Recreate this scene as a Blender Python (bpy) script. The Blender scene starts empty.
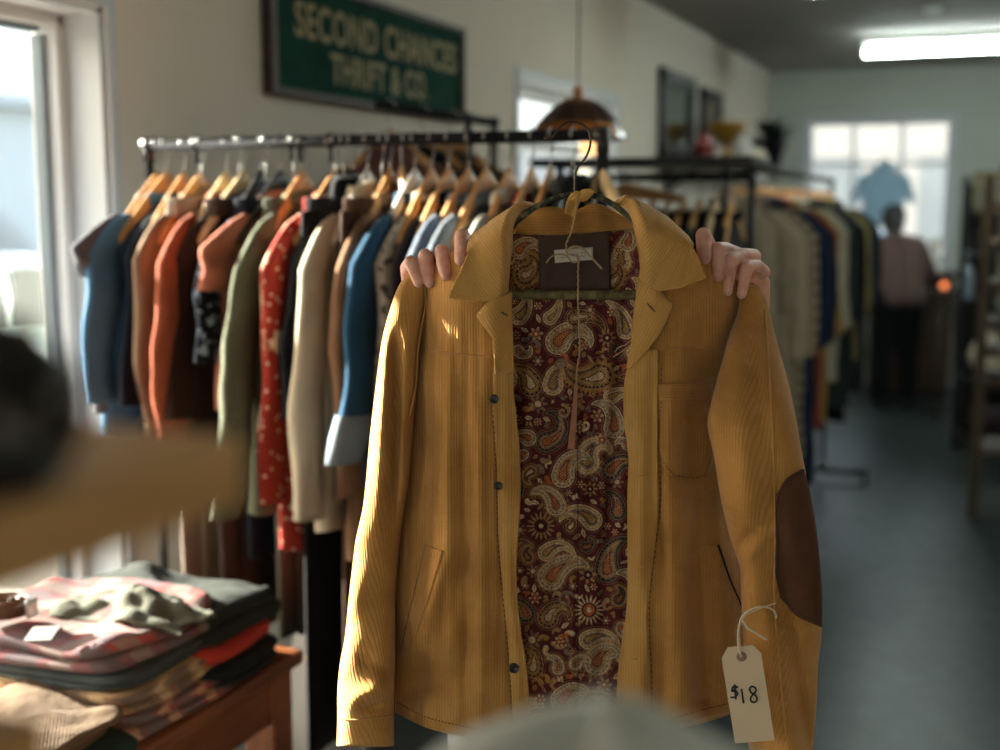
import bpy, bmesh, math, random
import numpy as np
from mathutils import Vector, Matrix
S = bpy.context.scene
COL = S.collection
rnd = random.Random(7)
PI = math.pi
# ------------------------------------------------------------------ camera
F = 1250.0                      # focal length for a 1000 px wide frame
TH = math.atan(0.40)            # camera turned left of the hall axis (+Y)
PH = math.atan(170 / F)         # camera pitched down
EYE = Vector((0, 0, 1.6))
DH = Vector((-math.sin(TH), math.cos(TH), 0))
RT = Vector((math.cos(TH), math.sin(TH), 0))
FW = DH * math.cos(PH) + Vector((0, 0, -math.sin(PH)))
UPV = RT.cross(FW)
def ray(px, py):
    return FW + RT * ((px - 500) / F) + UPV * ((375 - py) / F)
def hitY(px, py, Y):
    v = ray(px, py); return EYE + v * ((Y - EYE.y) / v.y)
def hitX(px, py, X):
    v = ray(px, py); return EYE + v * ((X - EYE.x) / v.x)
def hitZ(px, py, Z):
    v = ray(px, py); return EYE + v * ((Z - EYE.z) / v.z)
def hitD(px, py, D):
    v = ray(px, py); return EYE + v * (D / v.dot(DH))
cam_d = bpy.data.cameras.new('camera'); cam = bpy.data.objects.new('camera', cam_d); COL.objects.link(cam)
cam_d.sensor_width = 36; cam_d.lens = F * 36 / 1000; cam_d.clip_start = 0.02; cam_d.clip_end = 300
mw = Matrix((RT, UPV, -FW)).transposed().to_4x4(); mw.translation = EYE; cam.matrix_world = mw
cam_d.dof.use_dof = True; cam_d.dof.focus_distance = 1.50; cam_d.dof.aperture_fstop = 2.6
S.camera = cam
# ------------------------------------------------------------------ objects
def tag(o, label=None, cat=None, group=None, kind=None):
    if label: o['label'] = label
    if cat: o['category'] = cat
    if group: o['group'] = group
    if kind: o['kind'] = kind
    return o
def empty(name, loc, label=None, cat=None, group=None, rz=0):
    o = bpy.data.objects.new(name, None); COL.objects.link(o)
    o.location = loc; o.rotation_euler = (0, 0, rz); o.empty_display_size = .05
    return tag(o, label, cat, group)
def wm(o):
    m = o.matrix_basis.copy()
    return wm(o.parent) @ o.matrix_parent_inverse @ m if o.parent is not None else m
def link(me, name, mat=None, parent=None, local=False, smooth=True):
    o = bpy.data.objects.new(name, me); COL.objects.link(o)
    if mat is not None:
        for m in (mat if isinstance(mat, (list, tuple)) else [mat]): me.materials.append(m)
    if smooth:
        me.polygons.foreach_set('use_smooth', np.ones(len(me.polygons), dtype=bool))
    if parent is not None:
        o.parent = parent
        if not local: o.matrix_parent_inverse = wm(parent).inverted()
    return o
def recentre(o):
    me = o.data; n = len(me.vertices); c = np.empty(n * 3, dtype=np.float32); me.vertices.foreach_get('co', c); c = c.reshape(-1, 3)
    b = Vector(((c[:, 0].min() + c[:, 0].max()) / 2, (c[:, 1].min() + c[:, 1].max()) / 2, c[:, 2].min()))
    me.transform(Matrix.Translation(-b)); o.location = b
    return o
class MB:
    """collects verts, faces, uvs and material indices for ONE mesh"""
    def __init__(s): s.v = []; s.f = []; s.uv = []; s.mi = []; s.m = 0; s.sharp = False
    def add(s, vs, fs, uvs=None):
        b = len(s.v); s.v.extend([tuple(p) for p in vs])
        for f in fs:
            s.f.append([i + b for i in f]); s.mi.append(s.m)
            if uvs is None:
                s.uv.extend([(0, 0)] * len(f))
            else:
                s.uv.extend([tuple(uvs[i]) for i in f])
        return s
    def box(s, lo, hi, rot=0, piv=None, bev=0):
        bm = bmesh.new(); bmesh.ops.create_cube(bm, size=1)
        c = [(lo[i] + hi[i]) / 2 for i in range(3)]; d = [abs(hi[i] - lo[i]) for i in range(3)]
        for v in bm.verts: v.co = Vector((c[0] + v.co.x * d[0], c[1] + v.co.y * d[1], c[2] + v.co.z * d[2]))
        if bev: bmesh.ops.bevel(bm, geom=bm.edges[:], offset=min(bev, min(d) * .45), segments=2, affect='EDGES', profile=.6)
        if rot:
            p = Vector(piv or c); bmesh.ops.rotate(bm, verts=bm.verts, cent=p, matrix=Matrix.Rotation(rot, 3, 'Z'))
        s.bm(bm); return s
    def bm(s, bm, mat=None):
        if mat is not None: bm.transform(mat)
        bm.verts.index_update(); bm.normal_update()
        vs = [v.co.copy() for v in bm.verts]; fs = [[v.index for v in f.verts] for f in bm.faces]
        b = len(s.v); s.v.extend([tuple(p) for p in vs])
        for f, bf in zip(fs, bm.faces):
            s.f.append([i + b for i in f]); s.mi.append(s.m)
            n = bf.normal; a = max(range(3), key=lambda i: abs(n[i]))
            for i in f:
                p = vs[i]; s.uv.append(((p.y, p.z), (p.x, p.z), (p.x, p.y))[a])
        bm.free(); return s
    def loft(s, rings, close=True, cap0=True, cap1=True, uv=None):
        n = len(rings[0]); vs = [p for r in rings for p in r]; fs = []; us = []
        acc = 0
        for i, r in enumerate(rings):
            if i: acc += (Vector(r[0]) - Vector(rings[i - 1][0])).length
            per = sum((Vector(r[k]) - Vector(r[k - 1])).length for k in range(1, n))
            d = 0
            for k in range(n):
                if k: d += (Vector(r[k]) - Vector(r[k - 1])).length
                us.append((d, acc))
        m = n if close else n - 1
        for i in range(len(rings) - 1):
            for k in range(m):
                a = i * n + k; b = i * n + (k + 1) % n
                fs.append([a, b, b + n, a + n])
        if close and cap0: fs.append(list(range(n - 1, -1, -1)))
        if close and cap1: fs.append([(len(rings) - 1) * n + k for k in range(n)])
        return s.add(vs, fs, us)
    def tube(s, pts, r, n=8, closed=False, cap=True, flat=1.0):
        P = [Vector(p) for p in pts]; R = r if isinstance(r, (list, tuple)) else [r] * len(P)
        rings = []; up = None
        for i, p in enumerate(P):
            if closed: t = P[(i + 1) % len(P)] - P[i - 1]
            else: t = P[min(i + 1, len(P) - 1)] - P[max(i - 1, 0)]
            if t.length < 1e-9: t = Vector((0, 0, 1))
            t.normalize()
            if up is None:
                a = Vector((0, 0, 1)) if abs(t.z) < .9 else Vector((1, 0, 0))
                up = (a - t * a.dot(t)).normalized()
            else:
                up = (up - t * up.dot(t)); up = up.normalized() if up.length > 1e-6 else t.orthogonal().normalized()
            sd = t.cross(up)
            rings.append([p + (up * math.cos(2 * PI * k / n) * flat + sd * math.sin(2 * PI * k / n)) * R[i] for k in range(n)])
        if closed: rings.append(rings[0])
        return s.loft(rings, cap0=cap and not closed, cap1=cap and not closed)
    def lathe(s, prof, c=(0, 0, 0), n=24, axis='Z', mat=None):
        M = mat or Matrix.Identity(4)
        rings = []
        for (r, z) in prof:
            rings.append([M @ Vector((c[0] + max(r, 1e-5) * math.cos(2 * PI * k / n), c[1] + max(r, 1e-5) * math.sin(2 * PI * k / n), c[2] + z)) for k in range(n)])
        return s.loft(rings)
    def sphere(s, c, r, seg=16, rings=10, sc=(1, 1, 1), M=None):
        bm = bmesh.new(); bmesh.ops.create_uvsphere(bm, u_segments=seg, v_segments=rings, radius=1)
        T = Matrix.Translation(c) @ (M or Matrix.Identity(4)) @ Matrix.Diagonal((r * sc[0], r * sc[1], r * sc[2], 1))
        return s.bm(bm, T)
    def mesh(s, name):
        me = bpy.data.meshes.new(name); me.from_pydata(s.v, [], s.f)
        uv = me.uv_layers.new(name='UVMap'); uv.data.foreach_set('uv', np.array(s.uv, dtype=np.float32).ravel())
        me.polygons.foreach_set('material_index', np.array(s.mi, dtype=np.int32))
        bm = bmesh.new(); bm.from_mesh(me); bmesh.ops.recalc_face_normals(bm, faces=bm.faces); bm.to_mesh(me); bm.free()
        return me
    def build(s, name, mat=None, parent=None, smooth=True, angle=None, local=False):
        o = link(s.mesh(name), name, mat, parent, local, smooth)
        if angle: autosmooth(o, angle)
        if parent is None: recentre(o)
        return o
def autosmooth(o, deg=35):
    bm = bmesh.new(); bm.from_mesh(o.data); a = math.radians(deg)
    for e in bm.edges:
        if len(e.link_faces) == 2 and e.calc_face_angle(0) > a: e.smooth = False
    bm.to_mesh(o.data); bm.free()
def grid_mesh(name, co, uv=None, col=None):
    """co: (nv, nu, 3) array"""
    nv, nu = co.shape[:2]; me = bpy.data.meshes.new(name)
    idx = np.arange(nv * nu).reshape(nv, nu)
    q = np.stack([idx[:-1, :-1], idx[:-1, 1:], idx[1:, 1:], idx[1:, :-1]], -1).reshape(-1, 4)
    me.vertices.add(nv * nu); me.vertices.foreach_set('co', co.astype(np.float32).ravel())
    me.loops.add(q.size); me.loops.foreach_set('vertex_index', q.astype(np.int32).ravel())
    me.polygons.add(len(q)); me.polygons.foreach_set('loop_start', np.arange(0, q.size, 4, dtype=np.int32))
    me.update(calc_edges=True)
    if uv is not None:
        l = me.uv_layers.new(name='UVMap'); l.data.foreach_set('uv', uv.reshape(-1, 2)[q.ravel()].astype(np.float32).ravel())
    if col is not None:
        a = me.color_attributes.new('pattern', 'FLOAT_COLOR', 'POINT'); a.data.foreach_set('color', col.astype(np.float32).ravel())
    me.validate(); return me
def copy_tree(o, parent=None):
    c = o.copy(); COL.objects.link(c)
    if parent is not None:
        c.parent = parent; c.matrix_parent_inverse = o.matrix_parent_inverse.copy()
    for ch in list(o.children): copy_tree(ch, c)
    return c
# ------------------------------------------------------------------ materials
def lin(h):
    h = h.lstrip('#'); c = [int(h[i:i + 2], 16) / 255 for i in (0, 2, 4)]
    return tuple(x / 12.92 if x <= .04045 else ((x + .055) / 1.055) ** 2.4 for x in c) + (1,)
class NT:
    def __init__(s, name):
        s.mat = bpy.data.materials.new(name); s.mat.use_nodes = True; s.t = s.mat.node_tree; s.t.nodes.clear()
        s.out = s.t.nodes.new('ShaderNodeOutputMaterial'); s._uv = None; s._ob = None
    def set(s, sock, v):
        if isinstance(v, bpy.types.NodeSocket): s.t.links.new(v, sock)
        elif v is not None: sock.default_value = v
    def n(s, typ, ins=None, **kw):
        nd = s.t.nodes.new(typ)
        for k, v in kw.items(): setattr(nd, k, v)
        for k, v in (ins or {}).items(): s.set(nd.inputs[k], v)
        return nd
    @property
    def uv(s):
        if s._uv is None: s._uv = s.n('ShaderNodeTexCoord').outputs['UV']
        return s._uv
    @property
    def ob(s):
        if s._ob is None: s._ob = s.n('ShaderNodeTexCoord').outputs['Object']
        return s._ob
    def m(s, op, a, b=None, c=None, clamp=False):
        nd = s.n('ShaderNodeMath', operation=op, use_clamp=clamp); s.set(nd.inputs[0], a)
        if b is not None: s.set(nd.inputs[1], b)
        if c is not None: s.set(nd.inputs[2], c)
        return nd.outputs[0]
    def mix(s, fac, a, b, blend='MIX'):
        nd = s.n('ShaderNodeMix', data_type='RGBA', blend_type=blend); s.set(nd.inputs[0], fac); s.set(nd.inputs[6], a); s.set(nd.inputs[7], b)
        return nd.outputs[2]
    def noise(s, scale, detail=3, vec=None, rough=.55, out=0):
        nd = s.n('ShaderNodeTexNoise', {'Scale': scale, 'Detail': detail, 'Roughness': rough, 'Vector': vec if vec is not None else s.ob})
        return nd.outputs[out]
    def sep(s, vec):
        nd = s.n('ShaderNodeSeparateXYZ', {0: vec}); return nd.outputs
    def ramp(s, fac, stops, interp='LINEAR'):
        nd = s.n('ShaderNodeValToRGB', {0: fac}); r = nd.color_ramp; r.interpolation = interp
        while len(r.elements) < len(stops): r.elements.new(.5)
        for e, (p, c) in zip(r.elements, stops): e.position = p; e.color = c if len(c) == 4 else tuple(c) + (1,)
        return nd.outputs[0]
    def rng(s, v, a, b, c=0, d=1):
        nd = s.n('ShaderNodeMapRange', {0: v, 1: a, 2: b, 3: c, 4: d}); return nd.outputs[0]
    def bump(s, h, strength=.5, dist=.002, normal=None):
        nd = s.n('ShaderNodeBump', {'Strength': strength, 'Distance': dist, 'Height': h})
        if normal is not None: s.set(nd.inputs['Normal'], normal)
        return nd.outputs[0]
    def bsdf(s, col, rough=.8, normal=None, **kw):
        nd = s.n('ShaderNodeBsdfPrincipled', {'Base Color': col, 'Roughness': rough})
        if normal is not None: s.set(nd.inputs['Normal'], normal)
        for k, v in kw.items(): s.set(nd.inputs[k.replace('_', ' ')], v)
        s.t.links.new(nd.outputs[0], s.out.inputs[0]); return s.mat
MATS = {}
def simple(name, col, rough=.6, metal=0, var=.12, scale=30, bump=0, **kw):
    k = ('s', name)
    if k in MATS: return MATS[k]
    t = NT(name); c = lin(col); d = tuple(x * (1 - var) for x in c[:3]) + (1,); l = tuple(min(1, x * (1 + var)) for x in c[:3]) + (1,)
    nz = t.noise(scale); cc = t.mix(nz, d, l)
    nm = t.bump(nz, bump, .003) if bump else None
    MATS[k] = t.bsdf(cc, rough, nm, Metallic=metal, **kw); return MATS[k]
def fabric(name, col, kind='plain', col2=None, rough=.9, weave=1400, var=.18):
    k = ('f', name)
    if k in MATS: return MATS[k]
    t = NT(name); c = lin(col); g = .3 * c[0] + .55 * c[1] + .15 * c[2]; c = tuple((x * .88 + g * .12) * .66 for x in c[:3]) + (1,)
    d = tuple(x * (1 - var) for x in c[:3]) + (1,); l = tuple(min(1, x * (1 + var)) for x in c[:3]) + (1,)
    big = t.noise(14, 4); cc = t.mix(big, d, l); u = t.sep(t.uv)
    fine = t.noise(weave, 2, t.uv); h = fine
    if kind == 'cord':
        w = t.m('POWER', t.m('ABSOLUTE', t.m('SINE', t.m('MULTIPLY', u[0], PI / .0046))), .6); h = w
        cc = t.mix(t.m('MULTIPLY', t.m('SUBTRACT', 1, w), .5), cc, d)
    elif kind == 'denim':
        tw = t.m('SINE', t.m('MULTIPLY', t.m('ADD', u[0], u[1]), 2200)); h = tw
        cc = t.mix(t.m('MULTIPLY', fine, .35), cc, lin(col2 or '#a9bccb'))
    elif kind == 'knit':
        h = t.m('MULTIPLY', t.m('SINE', t.m('MULTIPLY', u[0], 900)), t.m('SINE', t.m('MULTIPLY', u[1], 700)))
    elif kind == 'floral':
        v = t.n('ShaderNodeTexVoronoi', {'Vector': t.mix(.06, t.uv, t.noise(20, 2, t.uv, out=1)), 'Scale': 13.0}, voronoi_dimensions='2D')
        msk = t.m('LESS_THAN', v.outputs['Distance'], .33); keep = t.m('GREATER_THAN', t.sep(v.outputs['Color'])[0], .68)
        cc = t.mix(t.m('MULTIPLY', msk, keep), cc, lin(col2 or '#e9d9b8'))
        v2 = t.n('ShaderNodeTexVoronoi', {'Vector': t.uv, 'Scale': 34.0}, voronoi_dimensions='2D')
        cc = t.mix(t.m('MULTIPLY', t.m('LESS_THAN', v2.outputs['Distance'], .13), .7), cc, lin(col2 or '#e9d9b8'))
    elif kind == 'stripe':
        st = t.m('GREATER_THAN', t.m('FRACT', t.m('DIVIDE', u[1], .05)), .55)
        cc = t.mix(st, cc, lin(col2 or '#202020'))
    elif kind == 'print':
        v = t.noise(38, 3, t.uv); cc = t.mix(t.m('GREATER_THAN', v, .56), cc, lin(col2 or '#222222'))
    nm = t.bump(h, .35, .0012, t.bump(t.noise(24, 3, t.ob, .45), .55, .012))
    MATS[k] = t.bsdf(cc, rough, nm, Sheen_Weight=.04, Sheen_Roughness=.5, Specular_IOR_Level=.12); return MATS[k]
def plaid(name, base, dark, light, s=.09, k_=.62):
    base, dark, light = [tuple(x * k_ for x in lin(h)[:3]) + (1,) for h in (base, dark, light)]
    t = NT(name); u = t.sep(t.uv); cc = base
    def st(ax, off, w, per=s): return t.m('LESS_THAN', t.m('FRACT', t.m('ADD', t.m('DIVIDE', u[ax], per), off)), w)
    cc = t.mix(t.m('MULTIPLY', st(0, 0, .36), .62), cc, dark); cc = t.mix(t.m('MULTIPLY', st(1, .1, .42), .62), cc, dark)
    cc = t.mix(t.m('MULTIPLY', st(0, .5, .26), .6), cc, light); cc = t.mix(t.m('MULTIPLY', st(1, .55, .26), .6), cc, light)
    nz = t.noise(900, 2, t.uv); cc = t.mix(.12, cc, t.mix(nz, (0, 0, 0, 1), (1, 1, 1, 1)))
    return t.bsdf(cc, .95, t.bump(nz, .4, .002), Sheen_Weight=.02, Specular_IOR_Level=.08)
def wood(name, c1, c2, scale=1.0, rough=.5, axis=1):
    k = ('w', name)
    if k in MATS: return MATS[k]
    t = NT(name); mp = t.n('ShaderNodeMapping', {'Vector': t.ob}); sc = [28 * scale] * 3; sc[axis] = 2.2 * scale; mp.inputs['Scale'].default_value = sc
    nz = t.noise(1.0, 6, mp.outputs[0], .6); g = t.noise(5.0, 3, mp.outputs[0])
    cc = t.mix(t.rng(nz, .3, .7), lin(c1), lin(c2)); cc = t.mix(t.m('MULTIPLY', t.rng(g, .5, .75), .25), cc, tuple(x * .5 for x in lin(c1)[:3]) + (1,))
    MATS[k] = t.bsdf(cc, rough, t.bump(nz, .25, .002)); return MATS[k]
# ================================================================== the corduroy jacket
D0 = 1.5
PXM = 1250 / 1.5
def J(x, y, w=0.0): return hitD(x, y, D0 - w)
def Jn(x, y, w):
    """vectorised J for numpy arrays -> (..., 3)"""
    a = (x - 500) / F; b = (375 - y) / F
    v = np.array(FW)[None, :] + a.reshape(-1, 1) * np.array(RT) + b.reshape(-1, 1) * np.array(UPV)
    t = (D0 - w.reshape(-1)) / (v @ np.array(DH))
    return (np.array(EYE) + v * t[:, None]).reshape(x.shape + (3,))
def crv(pts, n, smooth=True):
    P = np.array(pts, float); d = np.r_[0, np.cumsum(np.hypot(*np.diff(P[:, :2], axis=0).T))]; d /= d[-1]
    t = np.linspace(0, 1, n)
    if not smooth or len(P) < 3: return np.stack([np.interp(t, d, P[:, k]) for k in range(P.shape[1])], -1)
    m = np.zeros_like(P)                      # monotone-ish cubic (finite differences)
    h = np.diff(d)[:, None]; dl = np.diff(P, axis=0) / h
    m[1:-1] = (dl[:-1] * h[1:] + dl[1:] * h[:-1]) / (h[1:] + h[:-1]); m[0] = dl[0]; m[-1] = dl[-1]
    i = np.clip(np.searchsorted(d, t, 'right') - 1, 0, len(d) - 2); hh = (d[i + 1] - d[i])[:, None]; u = ((t - d[i]) / (d[i + 1] - d[i]))[:, None]
    return (2 * u**3 - 3 * u**2 + 1) * P[i] + (u**3 - 2 * u**2 + u) * hh * m[i] + (-2 * u**3 + 3 * u**2) * P[i + 1] + (u**3 - u**2) * hh * m[i + 1]
def coons(top, bot, left, right, nu, nv, sm=True):
    T, B = crv(top, nu, sm), crv(bot, nu, sm); L, R = crv(left, nv), crv(right, nv, sm)
    s = np.linspace(0, 1, nu)[None, :, None]; t = np.linspace(0, 1, nv)[:, None, None]
    C = (1 - t) * T[None] + t * B[None] + (1 - s) * L[:, None] + s * R[:, None]
    C -= (1 - s) * (1 - t) * T[0] + s * (1 - t) * T[-1] + (1 - s) * t * B[0] + s * t * B[-1]
    S_, T_ = np.meshgrid(np.linspace(0, 1, nu), np.linspace(0, 1, nv))
    return C[..., 0], C[..., 1], S_, T_
def smst(x, a, b): t = np.clip((x - a) / (b - a), 0, 1); return t * t * (3 - 2 * t)
def gs(x, c, s): return np.exp(-((x - c) / s) ** 2)
def cloth(name, C, w, mat, parent, thick=.003, rot=0.0, uvc=None):
    x, y, s, t = C; co = Jn(x, y, w)
    U = (x - x.mean()) / PXM; V = (y - y.mean()) / PXM
    if rot: U, V = U * math.cos(rot) + V * math.sin(rot), -U * math.sin(rot) + V * math.cos(rot)
    me = grid_mesh(name, co, np.stack([U, V], -1)); o = link(me, name, mat, parent)
    if thick:
        md = o.modifiers.new('thickness', 'SOLIDIFY'); md.thickness = thick; md.offset = 0; md.use_rim = True
    return o
def corduroy(name, c_lo, c_hi, c_worn, wale=.0034):
    t = NT(name); u = t.sep(t.uv)
    wob = t.m('MULTIPLY', t.m('SUBTRACT', t.noise(9, 2, t.uv), .5), .0022)
    ph = t.m('MULTIPLY', t.m('ADD', u[0], wob), PI / wale)
    w = t.m('POWER', t.m('ABSOLUTE', t.m('SINE', ph)), .7)
    mp = t.n('ShaderNodeMapping', {'Vector': t.uv}); mp.inputs['Scale'].default_value = (700, 500, 1)
    fine = t.noise(1, 2, mp.outputs[0]); big = t.noise(11, 5, t.ob, .6); mid = t.noise(60, 3, t.ob)
    base = t.mix(t.rng(big, .32, .68), lin(c_lo), lin(c_hi))
    base = t.mix(t.m('MULTIPLY', t.rng(mid, .5, .8), .28), base, lin(c_worn))
    col = t.mix(t.m('MULTIPLY', t.m('SUBTRACT', 1, w), .34), base, tuple(x * .42 for x in lin(c_lo)[:3]) + (1,))
    col = t.mix(t.m('MULTIPLY', t.rng(fine, .35, .75), .16), col, lin(c_worn))
    h = t.m('ADD', t.m('MULTIPLY', w, 1.0), t.m('MULTIPLY', fine, .35)); h = t.m('ADD', h, t.m('MULTIPLY', mid, .6))
    return t.bsdf(col, .92, t.bump(h, .45, .0010), Sheen_Weight=.22, Sheen_Roughness=.45, Specular_IOR_Level=.15)
CORD = corduroy('mustard_corduroy', '#a27034', '#bd8a4a', '#cfa369')
CORD_E = corduroy('worn_corduroy', '#b07f41', '#c49653', '#d2ab70')
SUEDE = simple('brown_suede', '#54382a', .95, var=.25, scale=40, bump=.3, Specular_IOR_Level=.1)
TWILL = simple('brown_twill', '#57443a', .9, var=.15, scale=60, bump=.25, Specular_IOR_Level=.15)
THREAD = simple('mustard_thread', '#b98f4a', .9)
DKTHREAD = simple('dark_thread', '#5a431f', .9)
HORN = simple('horn_button', '#2c2622', .35, var=.4, scale=200)
TWINE = simple('jute_twine', '#b79d78', .95, var=.3, scale=400, bump=.4)
jacket = empty('corduroy_jacket', J(577, 745, -.03), 'mustard corduroy jacket with paisley lining held open on a hanger', 'jacket')

BL = coons([(424, 270), (440, 262), (470, 240), (500, 232), (512, 232)],
           [(396, 712), (426, 727), (457, 735), (529, 746)],
           [(424, 270), (421, 310), (417, 353), (414, 390), (409, 425), (408, 457), (404, 496), (398, 554), (394, 610), (395, 680), (396, 712)],
           [(512, 232), (509, 296), (511, 340), (513, 390), (518, 440), (519, 510), (516, 560), (517, 610), (524, 666), (528, 700), (529, 746)], 90, 180)
BR = coons([(634, 230), (660, 234), (690, 250), (715, 268), (742, 284)],
           [(618, 746), (660, 734), (698, 720), (731, 712), (749, 708)],
           [(634, 230), (640, 274), (634, 308), (629, 356), (624, 387), (625, 415), (630, 457), (629, 496), (629, 540), (628, 610), (623, 641), (619, 674), (618, 746)],
           [(742, 284), (738, 320), (732, 353), (728, 400), (729, 450), (734, 500), (742, 560), (748, 613), (751, 660), (749, 708)], 90, 180)
def edge_at(C, y, right):
    X, Y = C[0][:, -1 if right else 0], C[1][:, -1 if right else 0]; return np.interp(y, Y, X)
_q = random.Random(21); WAV = [(_q.uniform(.05, .16), _q.uniform(-1.1, 1.1), _q.uniform(0, 6.28)) for _ in range(12)]
def rumple(x, y): return sum(.00085 * np.sin(k * (x * math.cos(a) + y * .55 * math.sin(a)) + p + .8 * np.sin(y * .02 + p)) for k, a, p in WAV)
def wL(x, y):
    x = np.asarray(x, float); y = np.asarray(y, float)
    xl, xr = edge_at(BL, y, 0), edge_at(BL, y, 1); s = np.clip((x - xl) / (xr - xl), 0, 1)
    w = -.046 + .066 * (1 - (1 - np.minimum(s / .70, 1)) ** 2.4) - .012 * smst(s, .75, 1)
    w -= .022 * smst(y, 300, 235)                             # falls back over the shoulder
    lo = smst(y, 350, 460)
    w += lo * 1.0 * (.0065 * gs(x, 447 + (y - 400) * .02, 9) - .006 * gs(x, 463 + (y - 400) * .03, 9) + .0055 * gs(x, 478, 8) - .005 * gs(x, 428 - (y - 400) * .03, 9))
    w += .0005 * np.sin(x * .55 + np.sin(y * .03)) * smst(y, 300, 340)
    d = (x - 443) + (y - 554) * .30                            # fold running down from the pocket
    w += .011 * gs(d, 3, 9) * smst(y, 530, 570) * smst(y, 690, 640) - .007 * gs(d, 22, 12) * smst(y, 530, 570) * smst(y, 700, 640)
    w += .006 * gs(y - 700 + (x - 440) * .25, 0, 9) * gs(x, 430, 40) - .006 * gs(y - 685 + (x - 440) * .3, 0, 7) * gs(x, 440, 28)
    w += .004 * np.sin((x * .8 + y) * .06) * smst(y, 620, 700)
    w -= .004 * gs(y, 330, 26) * gs(x, 470, 14)                 # dent under the yoke
    w += rumple(x, y) * smst(y, 290, 420)
    w += lo * (.0015 * np.sin(x * .16 + y * .012 + 1.3 * np.sin(y * .017)) + .002 * np.sin(x * .05 - y * .07))
    return w
def wR(x, y):
    x = np.asarray(x, float); y = np.asarray(y, float)
    xl, xr = edge_at(BR, y, 0), edge_at(BR, y, 1); s = np.clip((xr - x) / (xr - xl), 0, 1)
    w = -.060 + .078 * (1 - (1 - np.minimum(s / .72, 1)) ** 2.2) - .008 * smst(s, .8, 1)
    w -= .022 * smst(y, 300, 245)
    lo = smst(y, 350, 480)
    w += lo * 1.1 * (.006 * gs(x, 668 + (y - 400) * .02, 9) - .007 * gs(x, 690 + (y - 400) * .05, 11) + .005 * gs(x, 640, 8))
    w += .0005 * np.sin(x * .5 + np.sin(y * .028)) * smst(y, 300, 340)
    w -= .010 * gs(x, 700, 12) * smst(y, 300, 330) * smst(y, 400, 350)
    d = (x - 668) - (y - 500) * .10
    w += .008 * gs(d, 0, 10) * smst(y, 490, 560) - .008 * gs(d, 24, 12) * smst(y, 490, 560)
    w += .006 * gs(y - 716 - (x - 690) * -.3, 0, 8) * gs(x, 705, 30) - .005 * gs(y - 703 + (x - 690) * .3, 0, 7) * gs(x, 700, 30)
    w += .006 * gs(y - 690 - (x - 640) * .5, 0, 12) * gs(x, 650, 22)
    w += rumple(x + 300, y) * smst(y, 290, 420)
    w += lo * (.0015 * np.sin(x * .15 - y * .011 + 1.3 * np.sin(y * .019)) + .002 * np.sin(x * .05 + y * .06))
    return w
cloth('front_panel', BL, wL(BL[0], BL[1]), CORD, jacket)
cloth('front_panel', BR, wR(BR[0], BR[1]), CORD, jacket)
# ---- back panel (outside of the back), closes the side seams
yb = np.linspace(0, 1, 60)
bt = [(424, 270), (470, 240), (512, 228), (545, 233), (577, 235), (606, 232), (634, 230), (690, 250), (742, 284)]
BB = coons(bt, [(396, 712), (460, 728), (577, 736), (690, 726), (749, 708)],
           [(424, 270), (421, 310), (417, 353), (414, 390), (409, 425), (408, 457), (404, 496), (398, 554), (394, 610), (395, 680), (396, 712)],
           [(742, 284), (738, 320), (732, 353), (728, 400), (729, 450), (734, 500), (742, 560), (748, 613), (751, 660), (749, 708)], 60, 80)
cloth('back_panel', BB, -.058 - .022 * np.sin(PI * BB[2]) ** .6, CORD, jacket)

# ---- paisley lining: pattern painted point by point from drawn motifs
LX0, LX1, LY0, LY1 = 497, 652, 226, 744
nu, nv = 311, 1037
lx, ly = np.meshgrid(np.linspace(LX0, LX1, nu), np.linspace(LY0, LY1, nv))
img = np.empty((nv, nu, 3)); C3 = lambda h: np.array(lin(h)[:3])
nzr = np.random.RandomState(3)
def vnoise(sx, sy):
    g = nzr.rand(int(nv / sy) + 3, int(nu / sx) + 3); yy = np.arange(nv) / sy; xx = np.arange(nu) / sx
    y0, x0 = yy.astype(int), xx.astype(int); fy, fx = (yy - y0)[:, None], (xx - x0)[None]
    return (g[y0][:, x0] * (1 - fy) * (1 - fx) + g[y0 + 1][:, x0] * fy * (1 - fx) + g[y0][:, x0 + 1] * (1 - fy) * fx + g[y0 + 1][:, x0 + 1] * fy * fx)
MAR, MAR2, CRE, TAN, GRY, ORG, GLD, DRK = [C3(h) for h in ('#5a1b20', '#3c1216', '#d4bd9a', '#a8845a', '#7d6e60', '#b3622f', '#ad8344', '#2e1815')]
img[:] = MAR; img[:] = MAR * (.8 + .4 * vnoise(9, 9))[..., None]
occ = np.zeros((nv, nu), bool)
def put(mask, col, a=1.0):
    img[mask] = img[mask] * (1 - a) + np.asarray(col) * a
def win(cx, cy, r):
    y0 = max(0, int((cy - r - LY0) * 2)); y1 = min(nv, int((cy + r - LY0) * 2) + 2); x0 = max(0, int((cx - r - LX0) * 2)); x1 = min(nu, int((cx + r - LX0) * 2) + 2)
    return (slice(y0, y1), slice(x0, x1)) if y1 > y0 and x1 > x0 else None
def sub(sl, mask, col, a=1.0):
    v = img[sl]; v[mask] = v[mask] * (1 - a) + np.asarray(col) * a
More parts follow.
